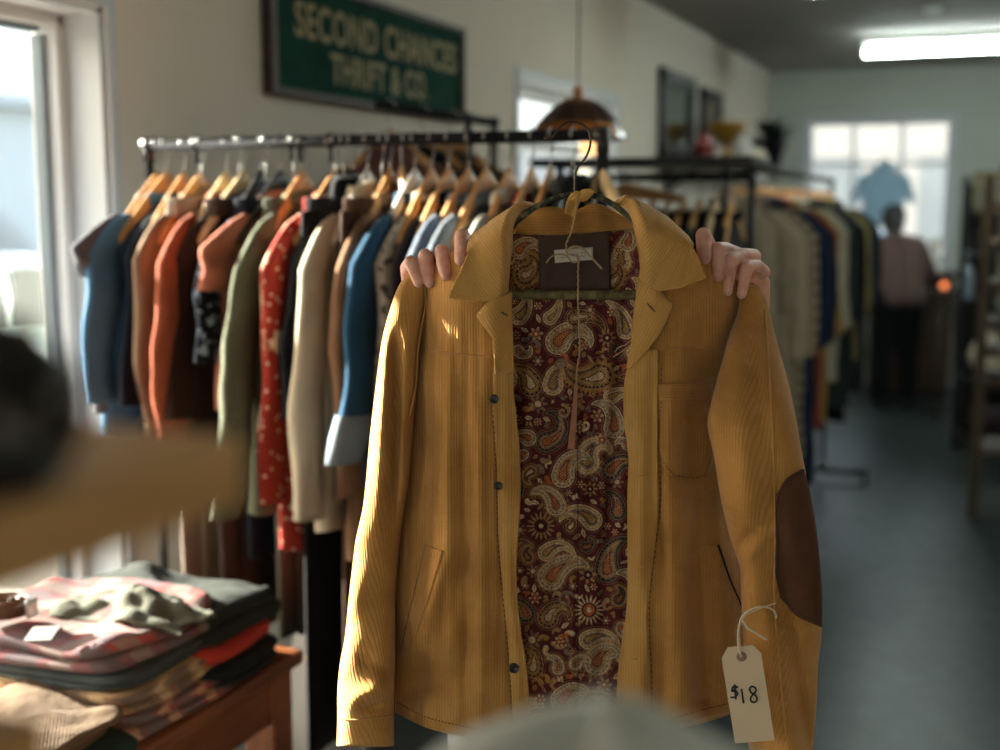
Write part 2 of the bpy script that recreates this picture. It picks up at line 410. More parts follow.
def paisley(cx, cy, r, L, ang, curl, pal=0, fringe=0):
    """drop with its round end at (cx, cy), tail of length L leaving at ang (degrees, 0 = right, 90 = up) and curling"""
    r *= 1.12; L *= 1.12
    sl = win(cx, cy, r + L * 1.3 + 4)
    if sl is None: return
    X, Y = lx[sl], ly[sl]; a = math.radians(ang); best = np.full(X.shape, 1e9); bt_ = np.zeros(X.shape); bang = np.zeros(X.shape)
    px_, py_, th = cx, cy, a; N = 34; st = L / N
    for i in range(N + 1):
        t = i / N; rr = r * (1 - t) ** .75 + .5
        d = np.hypot(X - px_, Y - py_) - rr; m = d < best
        best[m] = d[m]; bt_[m] = t; bang[m] = np.arctan2(Y - py_, X - px_)[m]
        th += math.radians(curl) * (1 + 1.6 * t) / N; px_ += math.cos(th) * st; py_ -= math.sin(th) * st
    hal = (best > 1.5 + (fringe or 0)) & (best < 2.2 + (fringe or 0)); sub(sl, hal, TAN, .55)
    o, i1, i2, core = [(CRE, GRY, TAN, ORG), (TAN, MAR2, GLD, CRE), (CRE, TAN, GRY, GLD), (GRY, DRK, TAN, ORG)][pal % 4]
    if fringe:
        f = best < 1.2 + fringe * (.55 + .45 * np.cos(bang * 15 + bt_ * 60)); sub(sl, f, GLD if pal % 2 else TAN, .9)
        sub(sl, f & (best > fringe * .9), DRK, .3)
    sub(sl, best < 0, o); sub(sl, best < -1.1, i1)
    sub(sl, (best < -1.9) & (best > -3.3) & (np.sin(bang * 12 + bt_ * 70) > 0), o, .8)
    sub(sl, best < -3.5, o, .85); sub(sl, best < -4.3, i2); sub(sl, best < -r * .62, MAR); sub(sl, best < -r * .72, core)
    sub(sl, (best < -4.3) & (np.sin(X * 2.1) * np.sin(Y * 1.9) > .45), DRK, .7)
    sub(sl, (best < -4.3) & (np.sin(X * 1.7 + 1) * np.sin(Y * 2.3 + 2) > .7), CRE, .8)
    v = occ[sl]; v[best < 1.5] = True
def flower(cx, cy, R, n, ph, pal=0):
    R *= 1.12
    sl = win(cx, cy, R + 2)
    if sl is None: return
    X, Y = lx[sl] - cx, ly[sl] - cy; rho = np.hypot(X, Y); a = np.arctan2(Y, X)
    e = R * (.72 + .28 * np.cos(n * a + ph)); o, f, c = [(CRE, TAN, ORG), (GLD, TAN, MAR2), (TAN, GRY, CRE), (GLD, CRE, ORG)][pal % 4]
    sub(sl, rho < e, o); sub(sl, rho < e - 1.0, f); sub(sl, (rho < e - 1.0) & (np.cos(n * a + ph) < -.3), DRK, .6)
    sub(sl, rho < R * .48, MAR); sub(sl, rho < R * .36, c); sub(sl, rho < R * .16, CRE)
    v = occ[sl]; v[rho < e + 1] = True
def leaf(cx, cy, L, wd, ang, col, vein=DRK):
    sl = win(cx, cy, L + 2)
    if sl is None: return
    a = math.radians(ang); X, Y = lx[sl] - cx, ly[sl] - cy; u = X * math.cos(a) - Y * math.sin(a); v = X * math.sin(a) + Y * math.cos(a)
    h = wd * np.clip(1 - (u / L) ** 2, 0, 1); m = np.abs(v) < h; sub(sl, m, col); sub(sl, m & (np.abs(v) < .45) & (h > 1.4), vein, .7)
def comma(cx, cy, r, ang, col):
    sl = win(cx, cy, r * 4)
    if sl is None: return
    X, Y = lx[sl], ly[sl]; th = math.radians(ang); x, y = cx, cy
    for i in range(14):
        t = i / 13; m = np.hypot(X - x, Y - y) < r * (1 - t) ** .8 * .75 + .35; sub(sl, m, col); th += .2; x += math.cos(th) * r * .28; y -= math.sin(th) * r * .28
def spiral(cx, cy, R, ang, dirn, col):
    sl = win(cx, cy, R + 3)
    if sl is None: return
    X, Y = lx[sl], ly[sl]
    for i in range(60):
        t = i / 59; a = math.radians(ang) + dirn * t * 7.5; r = R * (1 - t * .85); m = np.hypot(X - cx - r * math.cos(a), Y - cy + r * math.sin(a)) < 1.7 * (1 - t * .5); sub(sl, m, col)
for p in [(558, 342, 11, 44, 62, -95, 0, 0), (575, 318, 7, 34, 20, -60, 1, 0), (550, 318, 6, 24, 40, 40, 2, 0), (531, 385, 10, 30, 100, 70, 1, 0), (553, 385, 9, 34, 95, -100, 2, 0),
          (600, 376, 11, 38, 205, -55, 1, 4.5), (611, 397, 6.5, 26, 35, -50, 2, 0), (614, 428, 9, 36, 80, 70, 0, 0), (546, 442, 9, 44, 10, 110, 3, 0), (528, 438, 7, 18, 150, 60, 0, 0),
          (587, 462, 10, 38, 100, -110, 2, 2), (563, 476, 10, 38, 90, -80, 0, 0), (611, 470, 9, 34, 60, -90, 3, 0), (626, 330, 8, 34, 95, 40, 2, 0), (592, 520, 9, 36, 130, 70, 2, 0),
          (556, 506, 8, 30, 100, 70, 0, 2), (551, 577, 11, 40, 60, -60, 0, 1.5), (546, 553, 7, 34, 50, -80, 2, 0), (607, 570, 11, 40, 95, -55, 3, 0), (548, 618, 9, 32, 75, -110, 1, 0),
          (588, 640, 8, 36, 35, -70, 2, 0), (597, 662, 11, 30, 75, -95, 0, 2.5), (526, 614, 8, 26, 110, 60, 3, 0), (533, 668, 9, 28, 70, 80, 1, 0), (618, 512, 7, 26, 80, 60, 3, 0),
          (519, 250, 8, 26, 60, -90, 0, 0), (525, 275, 9, 24, 20, 80, 1, 3), (621, 262, 8, 30, 100, -70, 2, 2), (628, 243, 7, 20, 60, 60, 0, 0), (612, 282, 7, 20, 30, 60, 1, 2),
          (519, 316, 8, 28, 40, 60, 2, 0), (562, 700, 10, 34, 60, -80, 0, 0), (610, 715, 10, 34, 100, 70, 1, 3), (515, 490, 8, 30, 70, 60, 3, 0), (640, 400, 9, 34, 80, 70, 1, 0), (508, 380, 8, 30, 80, 70, 0, 0),
          (640, 590, 9, 30, 100, 60, 0, 0), (508, 560, 8, 30, 80, -60, 1, 0), (638, 300, 7, 24, 60, 60, 2, 0), (640, 690, 9, 30, 110, 60, 2, 0), (515, 715, 9, 30, 60, -60, 0, 2)]:
    paisley(*p)
for p in [(538, 404, 8.5, 8, .3, 2), (536, 334, 6.5, 6, .8, 0), (607, 338, 8.5, 9, .2, 1), (597, 416, 6, 6, .4, 0), (538, 361, 5, 6, 0, 2), (541, 526, 13, 16, .2, 1), (589, 610, 14, 18, .1, 3),
          (588, 575, 8.5, 7, .6, 1), (533, 571, 6, 7, .2, 2), (532, 640, 9, 8, .5, 2), (590, 489, 7, 8, .2, 1), (617, 482, 6, 6, .1, 2), (535, 598, 5.5, 6, .3, 0), (602, 440, 6, 7, .3, 0), (590, 310, 5, 6, .9, 2),
          (583, 345, 5, 7, .2, 0), (570, 408, 4.5, 6, .1, 1), (612, 312, 4.5, 6, .1, 0), (604, 685, 7, 7, .2, 0), (566, 740, 7, 8, .2, 1), (520, 530, 6, 7, 0, 2), (516, 266, 5, 7, 0, 3), (618, 250, 4.5, 6, 0, 3), (540, 700, 6, 7, 0, 3), (630, 640, 7, 7, 0, 1)]:
    flower(*p)
for p in [(566, 600, 9, 20, 1, GRY), (561, 640, 9, 200, 1, TAN), (563, 412, 7, 90, -1, TAN), (560, 365, 6, 0, 1, GRY), (585, 425, 6, 150, 1, CRE)]: spiral(*p)
R2 = random.Random(11); k = 0
for i in range(2600):
    x = R2.uniform(LX0, LX1); y = R2.uniform(LY0, LY1); r = R2.uniform(3.6, 5.4); s = win(x, y, r + 1.5)
    if s is None or occ[s].any(): continue
    if R2.random() < .62: paisley(x, y, r, r * R2.uniform(2.6, 3.6), R2.uniform(0, 360), R2.choice([-110, -80, 80, 110]), R2.randrange(4), R2.choice([0, 0, 1.2]))
    else: flower(x, y, r * 1.1, R2.choice([6, 7, 8]), R2.random(), R2.randrange(4))
for i in range(14000):
    x = R2.uniform(LX0, LX1); y = R2.uniform(LY0, LY1); s = win(x, y, 2.5)
    if s is None or occ[s].any(): continue
    c = R2.choice([CRE, CRE, TAN, GRY, GLD, ORG, TAN]); q = R2.random()
    if q < .34: leaf(x, y, R2.uniform(3, 5), R2.uniform(1.4, 2.2), R2.uniform(0, 360), c)
    elif q < .62: comma(x, y, R2.uniform(2.2, 3.4), R2.uniform(0, 360), c)
    elif q < .8: flower(x, y, R2.uniform(2.6, 4), 6, 0, R2.randrange(4))
    else:
        for j in range(4): a = R2.uniform(0, 6.28); leaf(x + 2 * math.cos(a), y + 2 * math.sin(a), 2.4, 1.1, R2.uniform(0, 360), c)
    occ[s] = True
lum = (.7 + .5 * nzr.rand(nv, nu))[..., None] * (.66 + .6 * vnoise(3, 3))[..., None] * np.array([1.06, .97, .86])
img = np.clip(img * lum * 1.15, 0, 1)
# the seam down the middle of the lining, a stitched line of darker thread
img[np.abs(lx - (577 + (ly - 300) * .003)) < .5] *= .4
wl = -.050 + .003 * np.sin(lx * .11 + np.sin(ly * .013) * 1.5) + .0018 * np.sin(ly * .05 + lx * .07) - .004 * gs(lx, 577, 3) + .002 * np.sin(lx * .31 + ly * .02) - .010 * smst(ly, 260, 226)
t = NT('paisley_lining'); at = t.n('ShaderNodeAttribute', attribute_name='pattern', attribute_type='GEOMETRY')
weave = t.noise(2600, 1, t.uv)
PAISLEY = t.bsdf(at.outputs['Color'], .62, t.bump(weave, .25, .0006), Specular_IOR_Level=.25, Sheen_Weight=.08)
o = link(grid_mesh('lining', Jn(lx, ly, wl), np.stack([lx / PXM, ly / PXM], -1), np.concatenate([img, np.ones((nv, nu, 1))], -1)), 'lining', PAISLEY, jacket)
o['label'] = 'maroon paisley lining inside the open front'

# ---- brown yoke patch with the size label
YP = coons([(538, 234), (575, 231), (609, 231)], [(539, 291), (575, 292), (610, 290)], [(538, 234), (539, 262), (539, 291)], [(609, 231), (610, 260), (610, 290)], 30, 24)
yoke = cloth('neck_patch', YP, -.044 + .0015 * np.sin(YP[0] * .2) + .002 * np.sin(YP[1] * .16), TWILL, jacket, .0015); yoke['label'] = 'dark brown twill neck patch'
LB = coons([(554, 250), (593, 247)], [(555, 263), (593, 260)], [(554, 250), (555, 263)], [(593, 247), (593, 260)], 16, 8)
white_cl = simple('woven_label', '#d8cfbe', .9, var=.08, scale=300)
sl = cloth('size_label', LB, -.0395 + .001 * np.sin(LB[0] * .3), white_cl, yoke, .0006); sl['label'] = 'small cream woven label'
b = MB()
for (x0, x1, yy) in [(559, 566, 254), (568, 578, 253.6), (561, 570, 257.6), (581, 588, 252.4), (574, 586, 256)]:
    b.tube([J(x0 + (x1 - x0) * q / 6, yy + (1.2 if q % 2 else -.6), -.0383) for q in range(7)], .0004, 5)
b.build('label_writing', simple('label_ink', '#6f6658', .9), yoke)
# ---- collar
CS = coons([(519, 222), (547, 207), (575, 210), (597, 204), (614, 212), (631, 222)], [(514, 233), (552, 235), (606, 231), (636, 229)], [(519, 222), (514, 233)], [(631, 222), (636, 229)], 60, 14)
collar = cloth('collar', CS, -.040 + .004 * np.sin(CS[0] * .14) + .012 * np.abs(CS[2] - .5) ** 1.5 - .008 * (1 - CS[3]), CORD, jacket, .004, rot=PI / 2)
CL = coons([(536, 205), (522, 202), (500, 215), (471, 236)], [(507, 290), (492, 301), (470, 302), (448, 298)],
           [(536, 205), (522, 211), (514, 223), (511, 250), (507, 290)], [(471, 236), (467, 256), (448, 298)], 40, 50, False)
s, tt = CL[2], CL[3]
wcl = .014 + .018 * smst(s, 0, .18) - .010 * smst(s, .3, 1) + .003 * np.sin(s * 5 + tt * 3) - .055 * (1 - smst(tt, 0, .45)) * (1 - s) ** 1.2 - .03 * (1 - smst(tt, 0, .3)) * s
cloth('collar_flap', CL, wcl + .004, CORD_E, jacket, .006, rot=-.62)
CR = coons([(612, 205), (624, 196), (645, 205), (664, 216), (686, 236)], [(640, 277), (657, 291), (680, 288), (707, 278)],
           [(612, 205), (624, 207), (631, 216), (636, 232), (641, 256), (640, 277)], [(686, 236), (698, 256), (707, 278)], 40, 50, False)
s, tt = CR[2], CR[3]
wcr = .016 + .018 * smst(s, 0, .18) - .008 * smst(s, .3, 1) + .003 * np.sin(s * 5 + tt * 2) - .055 * (1 - smst(tt, 0, .45)) * (1 - s) ** 1.2 - .028 * (1 - smst(tt, 0, .3)) * s
cloth('collar_flap', CR, wcr + .004, CORD_E, jacket, .006, rot=.55)
def cline(pts, wf, r=.0009, n=60, mat=THREAD, name='seam', par=None, dash=False):
    P = crv(pts, n); b = MB()
    W = wf(P[:, 0], P[:, 1]) if callable(wf) else np.full(n, wf)
    pts3 = [J(P[i, 0], P[i, 1], float(W[i])) for i in range(n)]
    if dash:
        for i in range(0, n - 1, 2): b.tube(pts3[i:i + 2], r, 5)
    else: b.tube(pts3, r, 6)
    return b.build(name, mat, par or jacket)
fl = [o for o in jacket.children if o.name.startswith('collar_flap')]
def wmap(C, W):
    xs, ys, ws = C[0].ravel(), C[1].ravel(), W.ravel()
    def f(x, y):
        x = np.atleast_1d(x); y = np.atleast_1d(y); return np.array([ws[np.argmin((xs - a) ** 2 + (ys - b_) ** 2)] for a, b_ in zip(x, y)])
    return f
fCL, fCR = wmap(CL, wcl + .004), wmap(CR, wcr + .004)
cline([(475, 240), (470, 258), (453, 294), (472, 297), (490, 296.5)], lambda x, y: fCL(x, y) + .0034, .0006, 60, THREAD, 'stitching', fl[0], True)
cline([(681, 238), (692, 256), (702, 275), (680, 283), (659, 286)], lambda x, y: fCR(x, y) + .0034, .0006, 60, THREAD, 'stitching', fl[1], True)
# ---- lapels and plackets
LLp = coons([(511, 292), (500, 296), (490, 302)], [(514, 372), (495, 374)], [(511, 292), (512, 330), (514, 372)], [(490, 302), (477, 315), (493, 338), (495, 374)], 24, 40, False)
cloth('lapel', LLp, wL(LLp[0], LLp[1]) + .012 + .008 * np.sin(PI * LLp[2]) * (1 - LLp[3]), CORD_E, jacket, .004, rot=-.5)
LRp = coons([(639, 276), (648, 284), (658, 291)], [(626, 368), (630, 369)], [(639, 276), (635, 308), (630, 350), (626, 368)], [(658, 291), (672, 305), (661, 331), (645, 352), (630, 369)], 24, 40, False)
cloth('lapel', LRp, wR(LRp[0], LRp[1]) + .013 + .008 * np.sin(PI * LRp[2]) * (1 - LRp[3]), CORD_E, jacket, .004, rot=.5)
PL = coons([(494, 366), (513, 362)], [(514, 743), (530, 746)], [(494, 366), (493, 400), (497, 470), (499, 540), (505, 610), (510, 666), (514, 743)],
           [(513, 362), (513.5, 390), (518.5, 440), (519.5, 510), (516.5, 560), (518, 610), (526, 666), (528.5, 700), (530, 746)], 16, 140)
wpl = wL(PL[0], PL[1]) + .0045 + .003 * np.sin(PL[1] * .05) * PL[2] + .0025 * np.sin(PL[1] * .021 + 1) + .004 * gs(PL[2], .5, .3)
cloth('placket', PL, wpl, CORD_E, jacket, .004)
PR = coons([(628, 364), (645, 350), (658, 350)], [(618, 746), (650, 739)], [(628, 364), (624, 387), (624, 415), (629, 457), (628, 496), (628, 540), (627, 610), (622, 641), (618, 674), (617, 746)],
           [(658, 350), (658, 400), (658, 457), (658, 510), (654, 545), (648, 596), (650, 691), (650, 739)], 20, 140)
wpr = wR(PR[0], PR[1]) + .0045 + .004 * np.sin(PR[1] * .034 + 2) * (1 - PR[2]) + .003 * gs(PR[2], .45, .3) + .006 * gs(PR[1], 420, 30) * gs(PR[2], .3, .25)
cloth('placket', PR, wpr, CORD_E, jacket, .004)
cline([(662, 362), (660.5, 400), (660, 457), (660, 510), (656, 545), (650, 596), (652, 691), (652, 730)], lambda x, y: wR(x, y) + .004, .0006, 130, DKTHREAD, 'stitching', None, True)
cline([(494, 372), (493, 400), (496, 470), (498, 540), (504, 610), (509, 666), (512, 720)], lambda x, y: wL(x, y) + .004, .0006, 130, DKTHREAD, 'stitching', None, True)
# ---- yoke seams
cline([(418, 353), (440, 352), (466, 355), (492, 357)], lambda x, y: wL(x, y) + .0018, .0013, 60, CORD)
cline([(661, 352), (686, 347), (712, 349), (730, 353)], lambda x, y: wR(x, y) + .0018, .0013, 60, CORD)
# ---- pockets
CP = coons([(659, 385), (685, 384.5), (711, 383.5)], [(672, 475), (690, 476), (707, 475)], [(659, 385), (660, 430), (662, 462), (672, 475)], [(711, 383.5), (711.5, 430), (712, 462), (707, 475)], 26, 40)
cp = cloth('chest_pocket', CP, wR(CP[0], CP[1]) + .0038, CORD, jacket, .003)
CB = coons([(658, 384), (685, 383), (712, 382)], [(659, 400.5), (685, 400), (712, 399)], [(658, 384), (659, 400.5)], [(712, 382), (712, 399)], 26, 8)
cloth('pocket_band', CB, wR(CB[0], CB[1]) + .006, CORD, cp, .003, rot=PI / 2)
cline([(661, 402), (662, 460), (673, 473), (706, 473), (710, 460), (709, 402)], lambda x, y: wR(x, y) + .0062, .0005, 90, DKTHREAD, 'stitching', cp, True)
WL_ = coons([(427, 545), (444, 551)], [(402, 652), (412, 650)], [(427, 545), (416, 590), (409, 620), (402, 652)], [(444, 551), (429, 600), (420, 626), (412, 650)], 10, 50)
wp = cloth('welt_pocket', WL_, wL(WL_[0], WL_[1]) + .0022, CORD, jacket, .004, rot=-.25)
cline([(426, 545), (415, 590), (408, 620), (401, 652)], lambda x, y: wL(x, y) + .003, .0011, 50, DKTHREAD, 'pocket_slit', wp)
WR_ = coons([(702, 544), (717, 545)], [(730, 618), (740, 606)], [(702, 544), (714, 578), (730, 618)], [(717, 545), (727, 575), (740, 606)], 10, 50)
wp2 = cloth('welt_pocket', WR_, wR(WR_[0], WR_[1]) + .0022, CORD, jacket, .004, rot=.35)
cline([(718, 545), (728, 575), (741, 606)], lambda x, y: wR(x, y) + .004, .0022, 50, simple('dark_slit', '#1d140b', .95), 'pocket_slit', wp2)
# hems
cline([(397, 702), (426, 717), (457, 725), (512, 735)], lambda x, y: wL(x, y) + .002, .0008, 70, DKTHREAD, 'hem_stitching', None, True)
cline([(652, 727), (698, 711), (731, 703), (745, 700)], lambda x, y: wR(x, y) + .002, .0008, 70, DKTHREAD, 'hem_stitching', None, True)
# ---- buttons and buttonholes
def button(px, py, r, w):
    M = Matrix.Translation(J(px, py, w)) @ Matrix((RT, (FW * -1).cross(RT), -FW)).transposed().to_4x4()
    b = MB(); b.lathe([(0, 0), (r * .98, 0), (r, .0012), (r * .92, .0026), (r * .8, .0028), (r * .68, .0019), (0, .0017)], n=24, mat=M)
    o = b.build('button', HORN, jacket); h = MB()
    for q in range(4):
        a = q * PI / 2 + .5; h.lathe([(0, .0019), (r * .13, .0019), (r * .1, .0022), (0, .0022)], (r * .3 * math.cos(a), r * .3 * math.sin(a), 0), 8, mat=M)
    h.build('thread_hole', simple('button_hole', '#0b0908', .9), o); return o
fPL = wmap(PL, wpl)
button(494, 399, .0058, float(wL(494, 399)) + .006); button(498, 486, .0052, float(fPL(499, 486)[0]) + .002); button(514, 668, .0066, float(fPL(514, 668)[0]) + .002)
fPR = wmap(PR, wpr); fLR = wmap(LRp, wR(LRp[0], LRp[1]) + .013); fLL = wmap(LLp, wL(LLp[0], LLp[1]) + .012)
for (a, b_, wf, d) in [((635, 477), (648, 476), fPR, .003), ((637, 567), (645, 566), fPR, .003), ((628, 660), (643, 658), fPR, .003), ((647, 303), (655, 312), fLR, .009), ((501, 312), (508, 316), fLL, .009)]:
    m = ((a[0] + b_[0]) / 2, (a[1] + b_[1]) / 2); w = float(wf(*m)[0]) + d
    q = MB(); q.tube([J(a[0], a[1], w), J(*m, w), J(b_[0], b_[1], w)], [.0006, .0011, .0006], 6); q.build('buttonhole', DKTHREAD if wf in (fLR, fLL) else THREAD, jacket)
# ---- sleeves
def sleeve(rows, wc, ratio, disp, n=72, nv=200):
    R = np.array(rows, float); ys = np.linspace(R[0, 0], R[-1, 0], nv)
    def sm(k):
        v = np.interp(ys, R[:, 0], R[:, k]); kk = np.ones(9) / 9; p = np.pad(v, 4, 'edge'); w = np.convolve(p, kk, 'valid'); w[:3] = v[:3]; w[-3:] = v[-3:]; return w
    xl, xr = sm(1), sm(2); ph = np.linspace(0, 2 * PI, n, endpoint=True)
    c = ((xl + xr) / 2)[:, None]; a = ((xr - xl) / 2)[:, None]; cs, sn = np.cos(ph)[None], np.sin(ph)[None]
    x = c + a * np.sign(cs) * np.abs(cs) ** .72; W = wc(ys)[:, None] + ratio * a / PXM * np.sign(sn) * np.abs(sn) ** .9
    Y = np.repeat(ys[:, None], n, 1); W = W + disp(x, Y, sn)
    uv = np.stack([np.repeat(ph[None], nv, 0) * np.mean(a) / PXM, Y / PXM], -1)
    return x, Y, W, uv
def build_sleeve(name, T, rotk, parent=jacket):
    x, Y, W, uv = T; u = uv[..., 0] + rotk * uv[..., 1]
    me = grid_mesh(name, Jn(x, Y, W), np.stack([u, uv[..., 1]], -1)); o = link(me, name, CORD, parent)
    md = o.modifiers.new('thickness', 'SOLIDIFY'); md.thickness = .003; md.offset = -1
    return o
rowsL = [(268, 417, 425), (273, 407, 427), (282, 399.5, 428), (300, 393, 427), (324, 385.5, 424), (345, 381, 421), (384, 376, 417), (434, 370, 413), (482, 366, 409), (509, 363, 404.5), (540, 355.5, 400), (596, 349, 395), (638, 345, 395), (662, 340, 395), (680, 338, 394.5), (700, 337, 394), (716, 337.5, 394), (746, 336.5, 394)]
def dispL(x, y, sn):
    f = np.clip(sn, 0, 1)
    d = -.022 * gs(x, 395 - (y - 380) * .02, 5.5) * smst(y, 318, 360) * smst(y, 545, 470) * f
    d += .008 * gs(x, 382 - (y - 380) * .03, 8) * smst(y, 318, 360) * smst(y, 560, 480) * f
    d += .004 * np.sin(y * .045 + x * .09) * smst(y, 520, 600) * f
    d -= .013 * gs(y - 707 + (x - 372) * .22, 0, 5.5) * gs(x, 374, 15) * f
    d += .010 * gs(y - 693 + (x - 372) * .2, 0, 9) * gs(x, 372, 22) * f
    d += .006 * gs(y - 672 + (x - 360) * -.5, 0, 10) * f - .006 * gs(y - 655 + (x - 360) * -.5, 0, 9) * f
    d += .003 * np.sin(y * .11 + x * .05) * gs(x, 348, 14) + 1.3 * rumple(x + 90, y) * f
    return d
TL = sleeve(rowsL, lambda y: -.050 + .014 * smst(y, 290, 430) + .022 * smst(y, 560, 700), 1.35, dispL)
sleeveL = build_sleeve('sleeve', TL, .22)
rowsR = [(283, 741, 752), (287, 737, 759), (293, 738, 763), (308, 740, 769), (334, 729, 775), (356, 723.5, 781), (381, 716.5, 788), (398, 712, 792), (423, 706, 797), (448, 712, 801), (468, 716, 805), (496, 720, 809.5), (540, 730, 817.5), (565, 740, 820), (596, 741, 822), (638, 743, 822), (655, 744, 819), (666, 745, 818), (700, 747, 817), (736, 748, 814), (776, 750, 812)]
def dispR(x, y, sn):
    f = np.clip(sn, 0, 1)
    d = .007 * gs((x - 740) - (y - 420) * .12, 0, 14) * f - .006 * gs((x - 762) - (y - 420) * .14, 0, 8) * smst(y, 330, 370) * f
    d += .010 * gs(y - 560 + (x - 745) * .9, 0, 11) * gs(x, 742, 22) * f - .010 * gs(y - 540 + (x - 745) * .9, 0, 9) * gs(x, 745, 20) * f
    d += -.012 * gs((x - 788) - (y - 640) * .22, 0, 6) * smst(y, 600, 640) * f + .008 * gs((x - 772) - (y - 640) * .2, 0, 9) * smst(y, 590, 640) * f
    d += .006 * gs(y - 622 - (x - 780) * .4, 0, 9) * gs(x, 795, 25) * f
    d += .003 * np.sin(y * .05 + x * .08) * f + 1.3 * rumple(x + 500, y) * f
    return d
TR = sleeve(rowsR, lambda y: -.048 + .082 * smst(y, 295, 440) - .008 * smst(y, 600, 720), .70, dispR)
sleeveR = build_sleeve('sleeve', TR, -.2)
fTL = wmap((TL[0][:, :37], TL[1][:, :37]), TL[2][:, :37]); fTR = wmap((TR[0][:, :37], TR[1][:, :37]), TR[2][:, :37])
cline([(424, 275), (426, 300), (421, 330), (418, 353), (416, 385), (410, 415)], lambda x, y: np.maximum(wL(x, y), fTL(x - 2, y)) + .001, .0013, 50, CORD)
cline([(339, 718), (352, 720), (372, 718), (392, 716)], lambda x, y: fTL(x, y) + .001, .0011, 40, CORD, 'cuff_seam', sleeveL)
cline([(765, 310), (767, 336), (771, 398), (774, 468), (775, 540), (774, 600), (778, 650), (786, 736)], lambda x, y: fTR(x, y) + .0008, .0013, 120, CORD_E, 'sleeve_seam', sleeveR)
# ---- elbow patch: lies on the sleeve, so it is cut from the sleeve's own surface
EP = coons([(777, 494), (786, 480), (803, 469)], [(781, 598), (797, 616), (821, 627)], [(777, 494), (775.5, 540), (776, 570), (781, 598)], [(803, 469), (808.5, 490), (816.5, 540), (821, 600), (821, 627)], 30, 60)
def onR(x, y):
    """height of the right sleeve's front at (x, y): its half ellipse plus folds"""
    R = np.array(rowsR, float); a = np.interp(y, R[:, 0], R[:, 2] - R[:, 1]) / 2; c = np.interp(y, R[:, 0], R[:, 2] + R[:, 1]) / 2
    k = np.clip((x - c) / a, -1, 1); cs = np.sign(k) * np.abs(k) ** (1 / .72); sn = np.sqrt(np.clip(1 - cs ** 2, 0, 1))
    return -.048 + .082 * smst(y, 295, 440) - .008 * smst(y, 600, 720) + .70 * a / PXM * sn ** .68 + dispR(x, y, sn)
ep = cloth('elbow_patch', EP, onR(EP[0], EP[1]) + .0022, SUEDE, sleeveR, .003); ep['label'] = 'dark brown suede elbow patch'
cline([(803, 472), (787, 483), (779, 496), (777.5, 540), (778, 570), (783, 596), (798, 613), (819, 623)], lambda x, y: onR(x, y) + .0045, .0006, 80, simple('patch_thread', '#3b281d', .9), 'stitching', ep, True)
# ================================================================== the room
WX, RX, BY, FY, CZ = -2.0, 3.2, 11.6, -2.2, 2.78
def plaster(name, col, sc=3):
    t = NT(name); c = lin(col); nz = t.noise(sc, 4); f = t.noise(90, 3)
    return t.bsdf(t.mix(nz, tuple(x * .93 for x in c[:3]) + (1,), tuple(min(1, x * 1.05) for x in c[:3]) + (1,)), .85, t.bump(f, .15, .002), Specular_IOR_Level=.2)
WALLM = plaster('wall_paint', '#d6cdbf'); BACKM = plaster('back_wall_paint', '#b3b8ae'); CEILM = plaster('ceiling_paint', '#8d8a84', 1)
TRIMM = simple('white_trim', '#b9bfc2', .5, var=.03)
def struct(o): o['kind'] = 'structure'; return o
def wall_with_holes(name, axis, pos, lo, hi, z1, holes, th, mat):
    """wall in the plane axis=pos (thickness th outwards), spanning lo..hi, with rectangular holes (a0,a1,z0,z1)"""
    cuts = sorted({lo, hi} | {h[0] for h in holes} | {h[1] for h in holes}); b = MB()
    for a0, a1 in zip(cuts, cuts[1:]):
        hs = sorted([h for h in holes if h[0] <= a0 + 1e-6 and h[1] >= a1 - 1e-6], key=lambda h: h[2]); z = 0
        spans = []
        for h in hs: spans.append((z, h[2])); z = h[3]
        spans.append((z, z1))
        for s0, s1 in spans:
            if s1 - s0 < 1e-4: continue
            p, q = min(pos, pos + th), max(pos, pos + th)
            b.box((p, a0, s0), (q, a1, s1)) if axis == 'x' else b.box((a0, p, s0), (a1, q, s1))
    return struct(b.build(name, mat, smooth=False))
W1 = (.75, 2.47, .38, 2.06); W5 = (-1.5, .05, .38, 2.06)        # shop windows in the left wall; unseen pier between added to shade the foreground
_p = hitX(517, 70, WX); _q = hitX(617, 100, WX)
W2 = (_p.y, _q.y, 1.45, _p.z - .02)
_a = hitY(805, 119, BY); _b = hitY(948, 268, BY)
W3 = (_a.x, _b.x, _b.z, _a.z)
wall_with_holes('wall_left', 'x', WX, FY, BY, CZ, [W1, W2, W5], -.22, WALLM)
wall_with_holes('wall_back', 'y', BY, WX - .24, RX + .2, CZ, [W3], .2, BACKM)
wall_with_holes('wall_right', 'x', RX, FY, BY, CZ, [], .2, WALLM)
W4 = (-1.7, .7, .5, 2.4)  # unseen front window, added and sized as soft fill for the jacket
wall_with_holes('wall_front', 'y', FY, WX - .24, RX + .2, CZ, [W4], -.2, WALLM)
t = NT('concrete_floor'); n1 = t.noise(1.3, 6); n2 = t.noise(14, 5)
cc = t.mix(t.rng(n1, .3, .7), lin('#202726'), lin('#2e3635')); cc = t.mix(t.m('MULTIPLY', n2, .25), cc, lin('#3d4545'))
FLOORM = t.bsdf(cc, t.rng(n2, .2, .8, .28, .45), t.bump(n2, .1, .002), Specular_IOR_Level=.35)
struct(MB().box((WX - .24, FY - .2, -.1), (RX + .2, BY + .2, 0)).build('floor', FLOORM, smooth=False))
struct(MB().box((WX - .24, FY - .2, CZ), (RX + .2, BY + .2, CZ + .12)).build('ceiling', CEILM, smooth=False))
struct(MB().box((WX, 2.6, 0), (WX + .018, BY, .11), bev=.004).build('baseboard_left', TRIMM, smooth=False))
